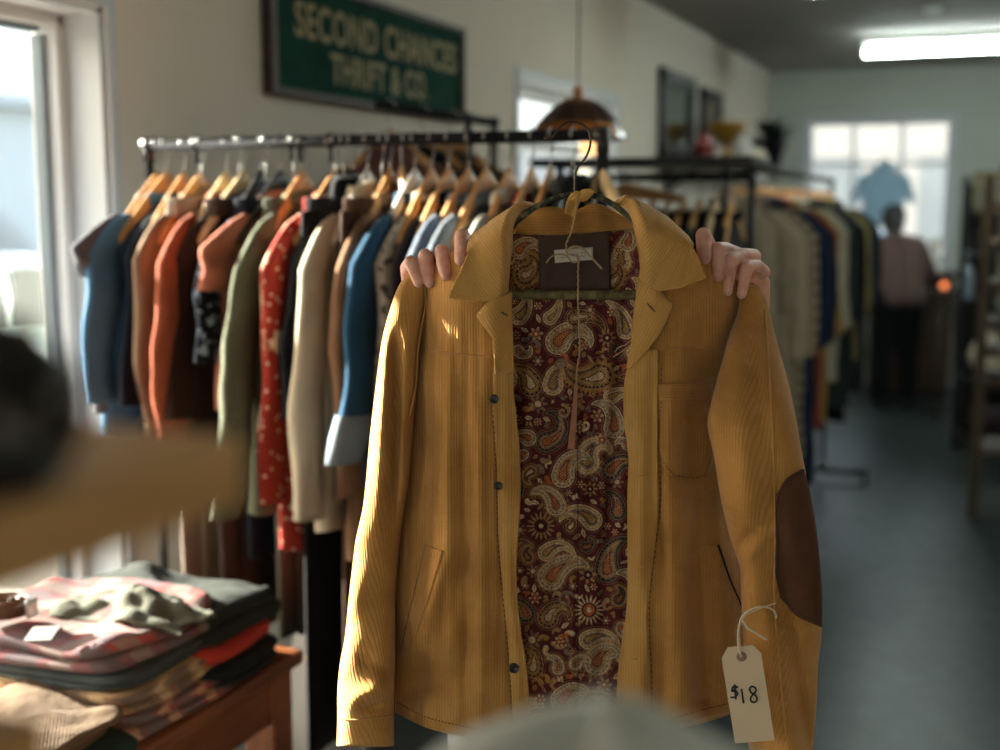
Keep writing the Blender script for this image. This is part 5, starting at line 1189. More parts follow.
# ================================================================== pendant lamp
pl = hitY(578, 104, 3.45); pr = (hitY(625, 120, 3.45) - hitY(531, 120, 3.45)).length / 2; pb_ = hitY(578, 139, 3.45).z
lamp = empty('pendant_lamp', (pl.x, pl.y, CZ), 'hanging stained glass lampshade with amber rim above the racks', 'lamp')
AMB = simple('amber_glass', '#a8672c', .25, var=.3, scale=12, Transmission_Weight=.3); DGL = simple('brown_glass', '#3a2318', .3, var=.3, scale=12); COP = simple('copper_cap', '#b07a52', .4, metal=.3); LEADM = simple('lead_came', '#2a2622', .5, metal=.5)
hgt = pl.z + .015 - pb_; prof = [(.10, 1.0), (.24, .98), (.42, .86), (.62, .66), (.82, .40), (.95, .16), (1.0, .0)]
NS = 12
def pring(r, z): return [Vector((pl.x + pr * r * math.cos(2 * PI * k / NS + .2), pl.y + pr * r * math.sin(2 * PI * k / NS + .2), pb_ + hgt * z)) for k in range(NS)]
R_ = [pring(*p) for p in prof]
for nm, mat, a0, a1 in (('shade_crown', COP, 0, 2), ('shade_panels', DGL, 2, 4), ('shade_rim', AMB, 4, 6)):
    o = MB().loft(R_[a0:a1 + 1], cap0=False, cap1=False).build(nm, mat, lamp, smooth=False); md = o.modifiers.new('t', 'SOLIDIFY'); md.thickness = .003
b = MB()
for k in range(NS): b.tube([r_[k] for r_ in R_], .0022, 6)
for i in (2, 4, 6): b.tube(R_[i] , .0022, 6, closed=True)
b.build('lead_strips', LEADM, lamp)
b = MB(); b.tube([(pl.x, pl.y, pb_ + hgt), (pl.x, pl.y, CZ - .02)], .0022, 8); b.build('cord', BLKH, lamp); MB().lathe([(0, 0), (.012, 0), (.016, .02), (.008, .035), (0, .04)], (pl.x, pl.y, pb_ + hgt), 16).build('finial', COP, lamp)
MB().lathe([(0, -.025), (.045, -.022), (.05, -.004), (.05, 0)], (pl.x, pl.y, CZ), 24).build('ceiling_cap', COP, lamp)
t = NT('bulb_light'); em = t.n('ShaderNodeEmission', {'Color': (1, .55, .22, 1), 'Strength': 1.5}); t.t.links.new(em.outputs[0], t.out.inputs[0]); BULBM = t.mat
b = MB(); b.sphere((pl.x + .045, pl.y - .02, pb_ - .025), .026, 18, 12, (1.15, 1.15, .9)); b.build('bulb', BULBM, lamp); b = MB(); b.tube([(pl.x + .045, pl.y - .02, pb_ + hgt * .5), (pl.x + .045, pl.y - .02, pb_ - .005)], .011, 12); b.build('bulb_socket', COP, lamp)
# ================================================================== frames and shelf on the far left wall
def picture(px0, px1, py0, py1, label, mat, inner, cat, name):
    x = WX + .03; a, b2 = hitX(px0, py1, x), hitX(px1, py1, x); tp = hitX(px0, py0, x).z; z0 = a.z
    r = empty(name, (WX, (a.y + b2.y) / 2, z0), label, cat); b = MB(); wd = .09
    for (u0, u1, v0, v1) in [(a.y, a.y + wd, z0, tp), (b2.y - wd, b2.y, z0, tp), (a.y, b2.y, tp - wd, tp), (a.y, b2.y, z0, z0 + wd)]: b.box((WX + .003, u0, v0), (x + .012, u1, v1), bev=.008)
    b.build('picture_frame', mat, r, smooth=False); MB().box((WX + .005, a.y + wd * .8, z0 + wd * .8), (x - .012, b2.y - wd * .8, tp - wd * .8)).build('picture' if cat == 'picture' else 'mirror_glass', inner, r, smooth=False)
picture(661, 693, 66, 156, 'tall mirror in a thick dark frame on the left wall', simple('ebony_frame', '#1d1a17', .5), simple('mirror_silver', '#8a9490', .06, metal=.95, var=.02), 'mirror', 'wall_mirror')
t = NT('faded_print'); nz = t.noise(7, 4); PRN = t.bsdf(t.ramp(nz, [(.3, lin('#2b2a22')), (.5, lin('#6d5a3c')), (.7, lin('#3b4a45'))]), .6)
picture(702, 721, 86, 142, 'small dark framed picture on the left wall beyond the tall mirror', simple('ebony_frame', '#1d1a17', .5), PRN, 'picture', 'framed_picture')
zs_ = hitX(720, 160, -1.8).z; sh = empty('wall_shelf', (WX, 9.0, zs_), 'dark shelf board high on the left wall carrying a plant and pots', 'shelf')
sy0, sy1 = hitX(694, 160, -1.75).y, hitX(786, 160, -1.75).y
MB().box((WX + .002, sy0, zs_ - .03), (WX + .30, sy1, zs_), bev=.004).build('shelf_board', DKSTEEL, sh, smooth=False)
for y in (sy0 + .3, sy1 - .3): k = MB(); k.box((WX + .002, y - .02, zs_ - .22), (WX + .03, y + .02, zs_ - .03)); k.tube([(WX + .02, y, zs_ - .2), (WX + .26, y, zs_ - .035)], .012, 8); k.build('shelf_bracket', DKSTEEL, sh)
def on_shelf(px): p = hitX(px, 158, -1.80); return Vector((-1.80, p.y, zs_))
def lathe_thing(name, label, cat, loc, prof, mat, part='body', n=28, group=None):
    r = empty(name, loc, label, cat, group); MB().lathe(prof, loc, n).build(part, mat, r); return r
def vase_prof(h, r, neck): return [(0, 0), (r * .6, 0), (r * .66, h * .03), (r * .95, h * .3), (r, h * .48), (r * .8, h * .7), (neck, h * .86), (neck * 1.25, h), (neck * 1.0, h), (neck * .7, h * .88), (0, h * .85)]
p = on_shelf(704); rd = lathe_thing('vase', 'red glazed vase on the high wall shelf', 'vase', p, vase_prof(.15, .07, .035), simple('red_glaze', '#7d2016', .25))
p = on_shelf(726); bs = lathe_thing('bowl', 'golden bowl raised on a foot on the high wall shelf', 'bowl', p, [(0, 0), (.07, 0), (.055, .02), (.025, .05), (.025, .12), (.07, .15), (.12, .20), (.14, .26), (.13, .26), (.1, .2), (0, .16)], simple('gold_glaze', '#9a7324', .35, metal=.3))
p = on_shelf(740); lathe_thing('jar', 'white ceramic jar on the high wall shelf', 'jar', p, vase_prof(.20, .10, .06), simple('white_glaze', '#d2cec4', .25))
p = on_shelf(753); lathe_thing('jar', 'squat cream jar at the end of the high wall shelf', 'jar', p, vase_prof(.13, .11, .07), simple('cream_glaze', '#c9bda4', .25))
p = on_shelf(768); pt = empty('potted_plant', p, 'dark leafy plant in a black pot on the high wall shelf', 'plant'); PTZ = p.z
MB().lathe([(0, 0), (.10, 0), (.14, .18), (.15, .18), (.15, .21), (.13, .21), (.12, .17), (0, .17)], p, 24).build('plant_pot', simple('black_pot', '#141516', .5), pt)
b = MB(); q = random.Random(5)
for k in range(60):
    a = q.uniform(0, 6.28); el = q.uniform(.2, 1.3); L = q.uniform(.16, .34); base = p + Vector((0, 0, .19)); d = Vector((math.cos(a) * math.cos(el), math.sin(a) * math.cos(el), math.sin(el))); sdv = d.cross(Vector((0, 0, 1))).normalized(); pts = []
    mid = base + d * L * .55; tip = base + d * L + Vector((0, 0, -.08)); w_ = .035
    if base.x + d.x * L < WX + .02: continue
    b.add([base, mid + sdv * w_, tip, mid - sdv * w_, mid + Vector((0, 0, .012))], [[0, 1, 4], [1, 2, 4], [2, 3, 4], [3, 0, 4]])
lv = b.build('leaves', simple('dark_leaf', '#1a2620', .5, var=.3), pt); lv['kind'] = 'stuff'
# ================================================================== bench with folded clothes
BZ = .70
e0, e1 = hitZ(110, 750, BZ), hitZ(300, 648, BZ); bx1 = e1.x + .01; by1 = e1.y; bx0 = WX + .06; by0 = .35
BW = wood('bench_wood', '#5a3018', '#8a5029', 1.2, .4, 1)
bench = empty('wooden_bench', ((bx0 + bx1) / 2, (by0 + by1) / 2, 0), 'reddish brown wooden bench under the left window carrying folded clothes', 'bench')
MB().box((bx0, by0, BZ - .03), (bx1, by1, BZ), bev=.008).build('bench_top', BW, bench, smooth=False)
b = MB(); b.box((bx1 - .05, by0 + .06, BZ - .13), (bx1 - .025, by1 - .05, BZ - .03), bev=.003); b.build('apron', BW, bench, smooth=False); b = MB(); b.box((bx0 + .05, by1 - .05, BZ - .13), (bx1 - .05, by1 - .025, BZ - .03), bev=.003); b.build('apron', BW, bench, smooth=False)
for (x, y) in [(bx1 - .085, by1 - .095), (bx0 + .02, by1 - .095), (bx1 - .085, by0 + .03), (bx0 + .02, by0 + .03)]:
    MB().box((x, y, 0), (x + .07, y + .07, BZ - .03), bev=.006).build('leg', BW, bench, smooth=False)
def folded(name, label, cat, c, size, mats, seed, group=None, rz=0, layers=3, lump=.006, round_=.5):
    """a folded garment: flat pad with rounded folded edges; layer lines run round the sides"""
    q = random.Random(seed); K = vn(seed); w, d, h = size; r = empty(name, c, label, cat, group, 0)
    Mx = Matrix.Translation(c) @ Matrix.Rotation(rz, 4, 'Z'); zb = 0; hs = [q.uniform(.8, 1.2) for _ in range(layers)]; sm = sum(hs); hs = [x / sm * h for x in hs]
    def top(x, y, z): return lump * (1.0 * math.sin(x * 17 + K[0][1]) * math.sin(y * 15 + K[1][1]) + .7 * math.sin(x * 34 + y * 26 + K[2][1]) + .35 * math.sin(x * 63 - y * 48 + K[3][1])) * (z / h) ** 1.2
    for li, lh in enumerate(hs):
        b = MB(); rings = []; ins = q.uniform(-.012, .010); N = 56
        prof_ = [(0.0, -.7), (.5, -1.0), (.94, -.96), (1.0, -.6), (1.012, 0), (1.0, .6), (.95, .93), (.82, 1.0), (.6, 1.0), (.35, 1.0), (.0, 1.0)]
        for (sc, zz) in prof_:
            ring = []
            for k in range(N):
                a = 2 * PI * k / N; cc_, ss = math.cos(a), math.sin(a); ex = .32
                x = (w / 2 + ins) * sc * math.copysign(abs(cc_) ** ex, cc_); y = (d / 2 + ins) * sc * math.copysign(abs(ss) ** ex, ss)
                x += .006 * math.sin(y * 22 + K[4][1] + li) * sc; y += .006 * math.sin(x * 19 + K[5][1] + li * 2) * sc
                z = zb + lh * (.5 + .5 * zz); ring.append(Mx @ Vector((x, y, z + top(x, y, z) + (.003 * math.sin(y * 40 + li) if zz > .5 else 0))))
            rings.append(ring)
        m = mats[li % len(mats)] if isinstance(mats, (list, tuple)) else mats
        vs = [p for rg in rings for p in rg]; fs = []; uv = []
        for i, rg in enumerate(rings):
            for p in rg:
                lp = Mx.inverted() @ p; uv.append((lp.x + (lp.z if 2 < i < 6 else 0), lp.y + (lp.z if 2 < i < 6 else 0)))
        for i in range(len(rings) - 1):
            for k in range(N):
                a = i * N + k; e = i * N + (k + 1) % N; fs.append([a, e, e + N, a + N])
        b.add(vs, fs, uv); b.build('folded_layer', m, r); zb += lh * .96
    return r
FL1 = plaid('flannel_red_white', '#d8402e', '#4f5c66', '#b5aa9e', .17, .50); FL2 = plaid('flannel_tan', '#a07a52', '#4c433b', '#d8bd8c', .11, 1.0); FL3 = plaid('flannel_wine', '#8a2a26', '#41464a', '#d0a580', .10, 1.0)
TEALG = fabric('slate_teal', '#4e5a5c', 'plain'); REDK = fabric('orange_red_knit', '#e03a24', 'knit'); BLK2 = fabric('black_teal', '#20282c', 'plain'); OLV = fabric('grey_olive', '#30372f', 'plain'); CRM = fabric('cream_tan_knit', '#765c40', 'knit'); DGN = fabric('deep_green_knit', '#1c3a2b', 'knit'); KHA = fabric('khaki_pale', '#6d6d5c', 'plain')
cA = hitZ(100, 690, BZ); ax, ay = bx1 - .245, cA.y + .02
z_ = BZ
def stack(items, x, y, z):
    for (name, lab, cat, sz, m, sd, kw) in items:
        kw = dict(kw); dx, dy = kw.pop('off', (0, 0)); folded(name, lab, cat, Vector((x + dx, y + dy, z)), sz, m, sd, 'folded clothes on the bench', **kw); z += sz[2] + .006 * (kw.get('lump', .006) / .006)
    return z
AY = cA.y - .02; AX = bx1 - .24
zA = stack([('folded_shirt', 'wine and tan plaid shirt at the bottom of the front stack on the bench', 'shirt', (.44, .34, .036), FL3, 1, dict(layers=2, lump=.002)),
            ('folded_shirt', 'tan and brown plaid shirt second from the bottom of the front stack', 'shirt', (.43, .34, .040), FL2, 2, dict(layers=2, lump=.003)),
            ('folded_trousers', 'slate grey trousers folded under the red and white flannel', 'trousers', (.41, .33, .030), TEALG, 3, dict(layers=2, lump=.003, off=(-.01, 0))),
            ('folded_shirt', 'red white and grey plaid flannel on top of the front stack', 'shirt', (.42, .36, .052), FL1, 4, dict(layers=2, lump=.009, off=(-.015, 0)))], AX, AY, BZ)
BYc = by1 - .165; BXc = bx1 - .22
zB = stack([('folded_jumper', 'black teal jumper at the bottom of the back stack on the bench', 'jumper', (.40, .25, .048), BLK2, 5, dict(layers=2, lump=.003)),
            ('folded_jumper', 'bright orange red jumper in the back stack on the bench', 'jumper', (.38, .24, .034), REDK, 6, dict(layers=1, lump=.003)),
            ('folded_jacket', 'grey olive jacket folded on top of the back stack', 'jacket', (.40, .26, .062), OLV, 7, dict(layers=2, lump=.012))], BXc, BYc, BZ)
cC = hitZ(18, 735, BZ + .06)
zC = stack([('folded_jumper', 'deep green jumper at the near left corner of the bench', 'jumper', (.30, .26, .035), DGN, 8, dict(layers=2, lump=.003)), ('folded_jumper', 'cream tan jumper on top of the deep green jumper', 'jumper', (.27, .24, .042), CRM, 9, dict(layers=2, lump=.008, off=(-.02, .01)))], cC.x, cC.y, BZ)
# crumpled khaki shirt lying on the grey olive jacket
cK = hitZ(132, 606, zB + .01); rK = empty('crumpled_shirt', cK, 'crumpled pale khaki shirt lying across the back stack in the sun', 'shirt', 'folded clothes on the bench')
bm = bmesh.new(); gx, gy = 44, 30; q = random.Random(8); co = np.zeros((gy, gx, 3)); 
U, V = np.meshgrid(np.linspace(-1, 1, gx), np.linspace(-1, 1, gy)); rr_ = np.sqrt(U ** 2 + V ** 2)
hgt_ = .018 + .014 * np.sin(U * 4 + V * 1.5 + 1) + .010 * np.sin(U * 2.2 - V * 5 + 1) + .010 * np.abs(np.sin(U * 6 + V * 3 + np.sin(V * 3))) + .0035 * np.sin(U * 13 - V * 4) ; hgt_ = np.maximum(hgt_, .004) * np.clip(1.35 - rr_ ** 2 * .75, .1, 1)
co[..., 0] = cK.x + U * .145 * (1 + .12 * np.sin(V * 4)); co[..., 1] = cK.y + V * .075 * (1 + .15 * np.sin(U * 5)); co[..., 2] = zB - .004 + hgt_
o = link(grid_mesh('shirt_cloth', co, np.stack([U * .16, V * .1], -1)), 'shirt_cloth', KHA, rK); md = o.modifiers.new('t', 'SOLIDIFY'); md.thickness = .006; md.offset = -1
# paper tag on the flannel and dark roll at the far left
cT = hitZ(42, 634, zA + .012); tg = empty('paper_tag', cT, 'small grey paper tag lying on the red and white flannel', 'tag')
b = MB(); b.box((cT.x - .022, cT.y - .035, cT.z), (cT.x + .022, cT.y + .035, cT.z + .0015), rot=.5); b.build('paper_card', simple('grey_card', '#77756f', .8), tg, smooth=False); b = MB(); b.tube([cT + Vector((.02, .03, .001)), cT + Vector((.035, .05, .004)), cT + Vector((.05, .045, .003))], .0012, 6); b.build('tag_string', CREAMS, tg)
cR = Vector((-1.60, AY - .13, zA)); rl = empty('rolled_belt', cR, 'rolled dark brown leather belt on the bench at the left edge of the photo', 'belt')
b = MB(); b.tube([(cR.x + (.008 + .0012 * k) * math.cos(k * .5), cR.y + (.008 + .0012 * k) * math.sin(k * .5), zA + .024) for k in range(34)], .0016, 6); bm_ = b
for i, v in enumerate(b.v): b.v[i] = (v[0], v[1], zA + .024 + (v[2] - zA - .024) * 9)
b.build('belt_strap', simple('brown_belt', '#4a2a1c', .5), rl); MB().box((cR.x + .05, cR.y - .006, zA + .009), (cR.x + .056, cR.y + .02, zA + .042), bev=.002).build('buckle', CHROME, rl)
# bags on the floor beyond the bench
sk_ = hitY(316, 735, 2.62); bag = empty('laundry_bag', (sk_.x, 2.62, 0), 'tall white cotton bag standing on the floor behind the bench leg', 'bag')
b = MB(); rings = []
for i in range(22):
    t_ = i / 21; z = .56 * t_; rad = .14 * (1 - .55 * t_ ** 1.5) * (1 + .05 * math.sin(t_ * 14)); rings.append([Vector((sk_.x + rad * (1 + .10 * math.sin(5 * a + t_ * 5)) * math.cos(a), 2.66 + .75 * rad * (1 + .10 * math.sin(4 * a + 1)) * math.sin(a), z)) for a in [2 * PI * k / 40 for k in range(40)]])
b.loft(rings).build('sack', simple('white_canvas', '#98958f', .9, var=.08, scale=8, bump=.2), bag); b = MB(); b.tube([r_ for r_ in rings[18]], .006, 8, closed=True); b.build('drawstring', CREAMS, bag)
sk2_ = Vector((bx1 - .22, by1 - .5, 0)); bag = empty('cloth_bag', sk2_, 'beige cloth bag on the floor under the bench', 'bag'); b = MB(); rings = []
for i in range(20):
    t_ = i / 19; z = .46 * t_; rad = .16 * (1 - .35 * t_ ** 2) * (1 + .05 * math.sin(t_ * 11)); rings.append([Vector((sk2_.x + rad * (1 + .08 * math.sin(4 * a + t_ * 4)) * math.cos(a), sk2_.y + rad * (1 + .08 * math.sin(5 * a)) * math.sin(a), z)) for a in [2 * PI * k / 36 for k in range(36)]])
b.loft(rings).build('sack', simple('beige_canvas', '#a58f78', .9, var=.1, scale=8, bump=.2), bag)
b = MB(); b.tube([rings[19][2] + Vector((0, 0, .0)), sk2_ + Vector((.05, -.02, .56)), sk2_ + Vector((-.05, -.02, .56)), rings[19][16]], .008, 8); b.build('bag_handle', CREAMS, bag)
# ================================================================== foreground shelf on the left with a pot
P0 = hitD(243, 434, .45); SHZ = P0.z; shx1 = P0.x; shy1 = P0.y
PLK = wood('pale_plank', '#a57a44', '#c99d62', 1.6, .5, 1)
shelf = empty('plank_shelf', (shx1 - .25, shy1 - .35, 0), 'blurred pale wooden shelf board close to the camera at the left', 'shelf')
MB().box((shx1 - .50, shy1 - .75, SHZ - .026), (shx1, shy1, SHZ), bev=.003).build('shelf_board', PLK, shelf, smooth=False)
lc = hitZ(48, 716, SHZ - .09)
MB().box((shx1 - .50, shy1 - .75, SHZ - .116), (lc.x, lc.y, SHZ - .09), bev=.003).build('shelf_board', PLK, shelf, smooth=False)
for y in (shy1 - .06, shy1 - .72): MB().box((shx1 - .50, y - .02, 0), (shx1 - .455, y + .02, SHZ - .026), bev=.003).build('upright', PLK, shelf, smooth=False)
MB().box((shx1 - .50, shy1 - .70, .25), (shx1 - .46, shy1 - .08, .29), bev=.003).build('cross_bar', PLK, shelf, smooth=False)
pc = hitD(-10, 478, .36); pot = empty('ceramic_pot', Vector((pc.x, pc.y, SHZ)), 'dark glazed round pot with a cane handle on the blurred pale plank', 'pot')
pcv = Vector((pc.x, pc.y, SHZ)); GLZ = simple('dark_brown_glaze', '#1c1815', .18, var=.3, scale=60)
MB().lathe([(0, 0), (.017, 0), (.0215, .004), (.0275, .016), (.0285, .026), (.026, .036), (.019, .043), (.0165, .045), (.0, .044)], pcv, 40).build('pot_body', GLZ, pot)
MB().lathe([(.0165, .0455), (.014, .049), (.006, .0515), (.004, .053), (.005, .0565), (.0, .058)], pcv, 28).build('pot_lid', GLZ, pot)
b = MB(); b.tube([pcv + Vector((0, .022 * math.cos(a), .041 + .036 * math.sin(a))) for a in [PI * k / 16 for k in range(17)]], .0018, 8); b.build('handle', simple('cane', '#a8763f', .6), pot)
MB().tube([pcv + Vector((.024, -.004, .022)), pcv + Vector((.035, -.007, .030)), pcv + Vector((.040, -.008, .038))], [.006, .0045, .0035], 12).build('spout', GLZ, pot)
# ================================================================== grey wool on a stand at the bottom edge
gc = hitD(597, 712, .44); gz = gc.z - .062; wool = empty('wool_beret', Vector((gc.x, gc.y, gz)), 'blurred grey green wool hat on a stand at the bottom edge, close to the camera', 'hat')
b = MB(); rings = []
for (r_, z) in [(.045, -.012), (.072, -.004), (.098, .010), (.104, .020), (.094, .031), (.072, .043), (.048, .053), (.026, .059), (.008, .0615), (.0005, .062)]:
    rings.append([Vector((gc.x, gc.y, gz)) + RT * (r_ * .80 * math.cos(a) * (1 + .03 * math.sin(3 * a + 1))) + DH * (r_ * .72 * math.sin(a) * (1 + .03 * math.sin(4 * a))) + Vector((0, 0, z + .003 * math.sin(3 * a + z * 80))) for a in [2 * PI * k / 48 for k in range(48)]])
WOOLM = simple('grey_green_wool', '#cdd0c6', .95, var=.12, scale=120, bump=.5); o = b.loft(rings, cap0=False).build('hat_crown', WOOLM, wool); md = o.modifiers.new('t', 'SOLIDIFY'); md.thickness = .003
MB().tube([Vector((gc.x, gc.y, gz + .060)), Vector((gc.x, gc.y, gz + .066)), Vector((gc.x + .002, gc.y, gz + .070))], .003, 8).build('hat_stem', WOOLM, wool)
st = empty('hat_stand', Vector((gc.x, gc.y, 0)), 'slim wooden hat stand under the grey wool hat, below the photo', 'stand')
MB().lathe([(0, 0), (.14, 0), (.14, .02), (.03, .04), (.014, .08), (.014, gz - .02), (.03, gz + .01), (.028, gz + .03), (0, gz + .045)], (gc.x, gc.y, 0), 28).build('stand_post', BW, st)
# ================================================================== the back: counter and right hand shelves
cy = 10.8; k0, k1 = hitY(884, 272, cy), hitY(952, 272, cy); kz = k0.z
CW = wood('counter_wood', '#2a1d13', '#46321f', .8, .45, 0)
cnt = empty('shop_counter', ((k0.x + k1.x) / 2, cy + .3, 0), 'dark brown wooden counter below the back window', 'counter')
MB().box((k0.x - .1, cy + .04, .06), (k1.x, cy + .6, kz - .04), bev=.005).build('counter_body', CW, cnt, smooth=False); MB().box((k0.x - .14, cy, kz - .04), (k1.x + .04, cy + .64, kz), bev=.006).build('worktop', CW, cnt, smooth=False)
MB().box((k0.x - .08, cy + .07, 0), (k1.x - .02, cy + .58, .06)).build('plinth', BLKH, cnt, smooth=False); b = MB(); b.box((k0.x - .02, cy + .026, .16), (k1.x - .08, cy + .04, kz - .12), bev=.004); b.build('front_panel', CW, cnt, smooth=False)
f0 = hitY(934, 268, cy + .15); fg = empty('figurine', Vector((f0.x, f0.y, kz)), 'white china figurine on the counter against the back window', 'figurine'); WG = simple('white_china', '#dedad0', .15)
fv = Vector((f0.x, f0.y, kz)); MB().lathe([(0, 0), (.075, 0), (.08, .02), (.06, .04), (.065, .10), (.05, .16), (.035, .19), (0, .2)], fv, 24).build('figure', WG, fg); MB().sphere(fv + Vector((.005, -.01, .235)), .05, 18, 12, (1, 1, 1.1)).build('figure_head', WG, fg)
l0_ = hitY(944, 290, cy - .75); stl = empty('stool', Vector((l0_.x, l0_.y, 0)), 'small dark stool in front of the counter carrying a red lantern', 'stool'); sz_ = l0_.z
MB().lathe([(0, sz_ - .03), (.13, sz_ - .03), (.14, sz_ - .015), (.13, sz_), (0, sz_)], (l0_.x, l0_.y, 0), 28).build('seat', CW, stl)
for k in range(3): a = k * 2.1 + .4; MB().tube([(l0_.x + .08 * math.cos(a), l0_.y + .08 * math.sin(a), sz_ - .03), (l0_.x + .13 * math.cos(a), l0_.y + .13 * math.sin(a), 0)], .014, 10).build('leg', CW, stl)
t = NT('candle_flame'); em = t.n('ShaderNodeEmission', {'Color': (1, .25, .08, 1), 'Strength': 1.6}); t.t.links.new(em.outputs[0], t.out.inputs[0]); FLM = t.mat
ln = empty('lantern', Vector((l0_.x, l0_.y, sz_)), 'small glowing red lantern in front of the counter', 'lantern'); lv_ = Vector((l0_.x, l0_.y, sz_))
MB().lathe([(0, 0), (.035, 0), (.035, .012), (.0, .012)], lv_, 18).build('lantern_base', DKSTEEL, ln); MB().sphere(lv_ + Vector((0, 0, .036)), .026, 16, 10).build('light_globe', FLM, ln); MB().lathe([(0, .062), (.03, .06), (.012, .078), (0, .08)], lv_, 18).build('lantern_lid', DKSTEEL, ln)
# near unit with wooden posts
uy = 6.7; u0 = hitY(978, 300, uy); ut = hitY(980, 172, uy).z; ux0 = u0.x; ux1 = ux0 + 1.0
UW = wood('shelf_post_wood', '#33260f', '#4d3b20', 1, .55, 2)
un = empty('shelving_unit', ((ux0 + ux1) / 2, uy + .2, 0), 'tall shelving unit with wooden posts at the right edge of the photo', 'shelves')
for x in (ux0, ux1 - .05):
    for y in (uy, uy + .42): MB().box((x, y, 0), (x + .05, y + .05, ut - .02), bev=.004).build('post', UW, un, smooth=False)
slz = [.36, .72, hitY(985, 352, uy).z, hitY(985, 322, uy).z, hitY(985, 283, uy).z, hitY(985, 243, uy).z, hitY(985, 203, uy).z]
for z in slz: MB().box((ux0 + .005, uy + .005, z - .025), (ux1 - .005, uy + .465, z), bev=.003).build('shelf_board', UW, un, smooth=False)
def tin(name, label, cat, x, y, z, w, d, h, mat, lidm):
    r = empty(name, (x, y, z), label, cat); MB().box((x - w / 2, y - d / 2, z + .002), (x + w / 2, y + d / 2, z + h * .78), bev=.008).build('box_body', mat, r, smooth=False)
    MB().box((x - w / 2 - .004, y - d / 2 - .004, z + h * .78), (x + w / 2 + .004, y + d / 2 + .004, z + h), bev=.008).build('box_lid', lidm, r, smooth=False); return r
def printed(name, a, b2, c, sc=9):
    t = NT(name); nz = t.noise(sc, 3); return t.bsdf(t.ramp(nz, [(.35, lin(a)), (.5, lin(b2)), (.65, lin(c))]), .5)
for (z, lab, m, lm, h) in [(slz[6], 'black storage box with faded yellow print on the topmost shelf of the wooden-post unit', printed('black_yellow', '#15150f', '#1d1c16', '#6d5f2c'), BLKH, .20), (slz[5], 'grey green tin with tan flowers on the wooden-post unit, second shelf down', printed('green_tin', '#5d6b5f', '#7d8272', '#8f7a52'), simple('grey_lid', '#6d746f', .4), .17), (slz[4], 'pale green tin with cream pattern on the wooden-post unit, third shelf down', printed('pale_tin', '#7d877a', '#9a9a83', '#6a5f42'), simple('grey_lid', '#6d746f', .4), .17), (slz[3], 'cream and grey box on the wooden-post unit, fourth shelf down', printed('cream_box', '#8f8a7a', '#6f756f', '#4a4a40'), simple('cream_lid', '#8d8775', .5), .16)]:
    tin('storage_tin', lab, 'tin', ux0 + .25, uy + .20, z, .34, .28, h, m, lm)
lathe_thing('bowl', 'white bowl on the wooden-post unit below the cream and grey box', 'bowl', Vector((ux0 + .20, uy + .16, slz[2])), [(0, 0), (.06, 0), (.06, .01), (.11, .05), (.13, .10), (.12, .10), (.10, .055), (0, .02)], simple('white_glaze', '#d2cec4', .25))
rc = empty('cushion', Vector((ux0 + .32, uy + .17, slz[0] + .002)), 'dark red cushion on a low shelf of the wooden-post unit', 'cushion'); MB().sphere(Vector((ux0 + .32, uy + .17, slz[0] + .154)), .17, 24, 16, (1, .5, .85)).build('cushion_cover', fabric('dark_red_velvet', '#8a1f20', 'plain'), rc); b = MB(); b.tube([Vector((ux0 + .32 + .172 * math.cos(a), uy + .17, slz[0] + .154 + .146 * math.sin(a))) for a in [2 * PI * k / 40 for k in range(40)]], .006, 8, closed=True); b.build('piping', simple('dark_piping', '#4a1416', .8), rc)
# dark unit behind it
vy = 8.7; v0 = hitY(957, 300, vy); vt = hitY(957, 176, vy).z; vx0 = v0.x; vx1 = vx0 + .95
un2 = empty('shelving_unit', ((vx0 + vx1) / 2, vy + .2, 0), 'black metal shelving unit between the counter and the wooden-post shelves', 'shelves')
for x in (vx0, vx1 - .035):
    for y in (vy, vy + .40): MB().box((x, y, 0), (x + .035, y + .035, vt), bev=.003).build('post', DKSTEEL, un2, smooth=False)
MB().box((vx0, vy + .40, .1), (vx1, vy + .41, vt - .05)).build('back_sheet', DKSTEEL, un2, smooth=False)
vz = [.07, .10, hitY(965, 378, vy).z, hitY(965, 300, vy).z, hitY(965, 255, vy).z, hitY(965, 212, vy).z]
for z in vz: MB().box((vx0 + .003, vy + .003, z - .02), (vx1 - .003, vy + .40, z), bev=.002).build('shelf_board', DKSTEEL, un2, smooth=False)
r = empty('framed_picture', Vector((vx0 + .16, vy + .14, vz[5])), 'small gold and cream picture leaning on the black shelving unit', 'picture'); pf = MB()
for (a0, a1, z0, z1) in [(0, .03, 0, .26), (.19, .22, 0, .26), (0, .22, 0, .03), (0, .22, .23, .26)]: pf.box((vx0 + .06 + a0, vy + .12, vz[5] + z0), (vx0 + .06 + a1, vy + .14, vz[5] + z1), bev=.003)
pf.build('picture_frame', simple('old_gold', '#7a6a3c', .5), r, smooth=False); MB().box((vx0 + .08, vy + .128, vz[5] + .02), (vx0 + .26, vy + .136, vz[5] + .24)).build('picture', printed('old_print', '#8d8a78', '#6f7a70', '#a59a78'), r, smooth=False)
t = NT('globe_light'); em = t.n('ShaderNodeEmission', {'Color': (1, .55, .45, 1), 'Strength': 1.6}); t.t.links.new(em.outputs[0], t.out.inputs[0])
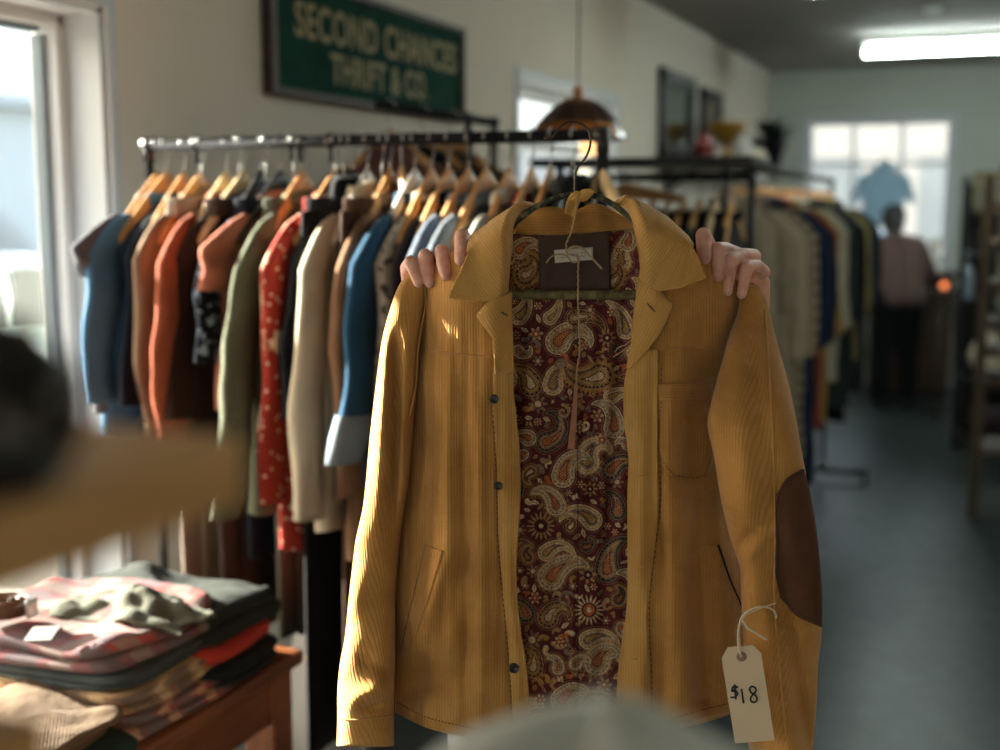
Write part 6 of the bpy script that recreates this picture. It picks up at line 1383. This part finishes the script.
gp = Vector((vx0 + .17, vy + .12, vz[4])); gl_ = empty('table_lamp', gp, 'small lamp with a glowing pink globe on the black shelving unit', 'lamp'); MB().lathe([(0, 0), (.04, 0), (.035, .015), (.012, .025), (.012, .05), (0, .05)], gp, 18).build('lamp_base', DKSTEEL, gl_); MB().sphere(gp + Vector((0, 0, .08)), .035, 16, 10).build('globe', t.mat, gl_)
lathe_thing('glass_bottle', 'pale blue glass bottle at the near corner of the black shelving unit', 'bottle', Vector((vx0 + .055, vy + .10, vz[3])), [(0, 0), (.045, 0), (.05, .02), (.05, .16), (.03, .21), (.02, .24), (.02, .31), (.024, .32), (0, .32)], simple('blue_glass', '#7d8d99', .1, var=.05))
lathe_thing('vase', 'cream vase standing low on the black shelving unit', 'vase', Vector((vx0 + .21, vy + .18, vz[2] + .002)), vase_prof(.30, .13, .06), simple('cream_glaze', '#c9bda4', .25))
hb = Vector((vx0 + .26, vy + .16, vz[1])); h_ = empty('handbag', hb, 'dark plum handbag on a low shelf of the black shelving unit', 'handbag'); MB().box(hb + Vector((-.15, -.07, .002)), hb + Vector((.15, .07, .18)), bev=.04).build('bag_body', simple('plum_leather', '#2a1820', .5), h_); b = MB(); b.tube([hb + Vector((.09 * math.cos(a), 0, .18 + .07 * math.sin(a))) for a in [PI * k / 14 for k in range(15)]], .007, 8); b.build('bag_handle', simple('plum_leather', '#2a1820', .5), h_)
# blue shirt hung in the back window
wb = hitY(885, 156, BY - .16); MW = frame_of(wb.x, BY - .16, wb.z, -PI / 2)
wr = empty('curtain_wire', Vector((wb.x, BY - .16, wb.z)), 'thin wire across the back window with a blue shirt on it', 'wire'); MB().tube([(W3[0] - .03, BY - .16, wb.z), (W3[1] + .03, BY - .16, wb.z)], .004, 8).build('wire', CHROME, wr); k = MB()
for x in (W3[0] - .03, W3[1] + .03): k = MB(); k.tube([(x, BY - .001, wb.z), (x, BY - .165, wb.z)], .006, 8); k.build('wire_hook', CHROME, wr)
garment('shirt', MW, fabric('sky_blue_cotton', '#b4e0ff', 'plain'), 'sky blue shirt hung in the back window above the shopper', 'shirt', length=.50, seed=99, hw=.17, sl=.28, flare=.1, drop=.06, thick=.03); hanger_at(MW, WHTH, 'white plastic hanger holding the sky blue shirt in the back window', None, hw=.16, rr=.004, drop=.06)
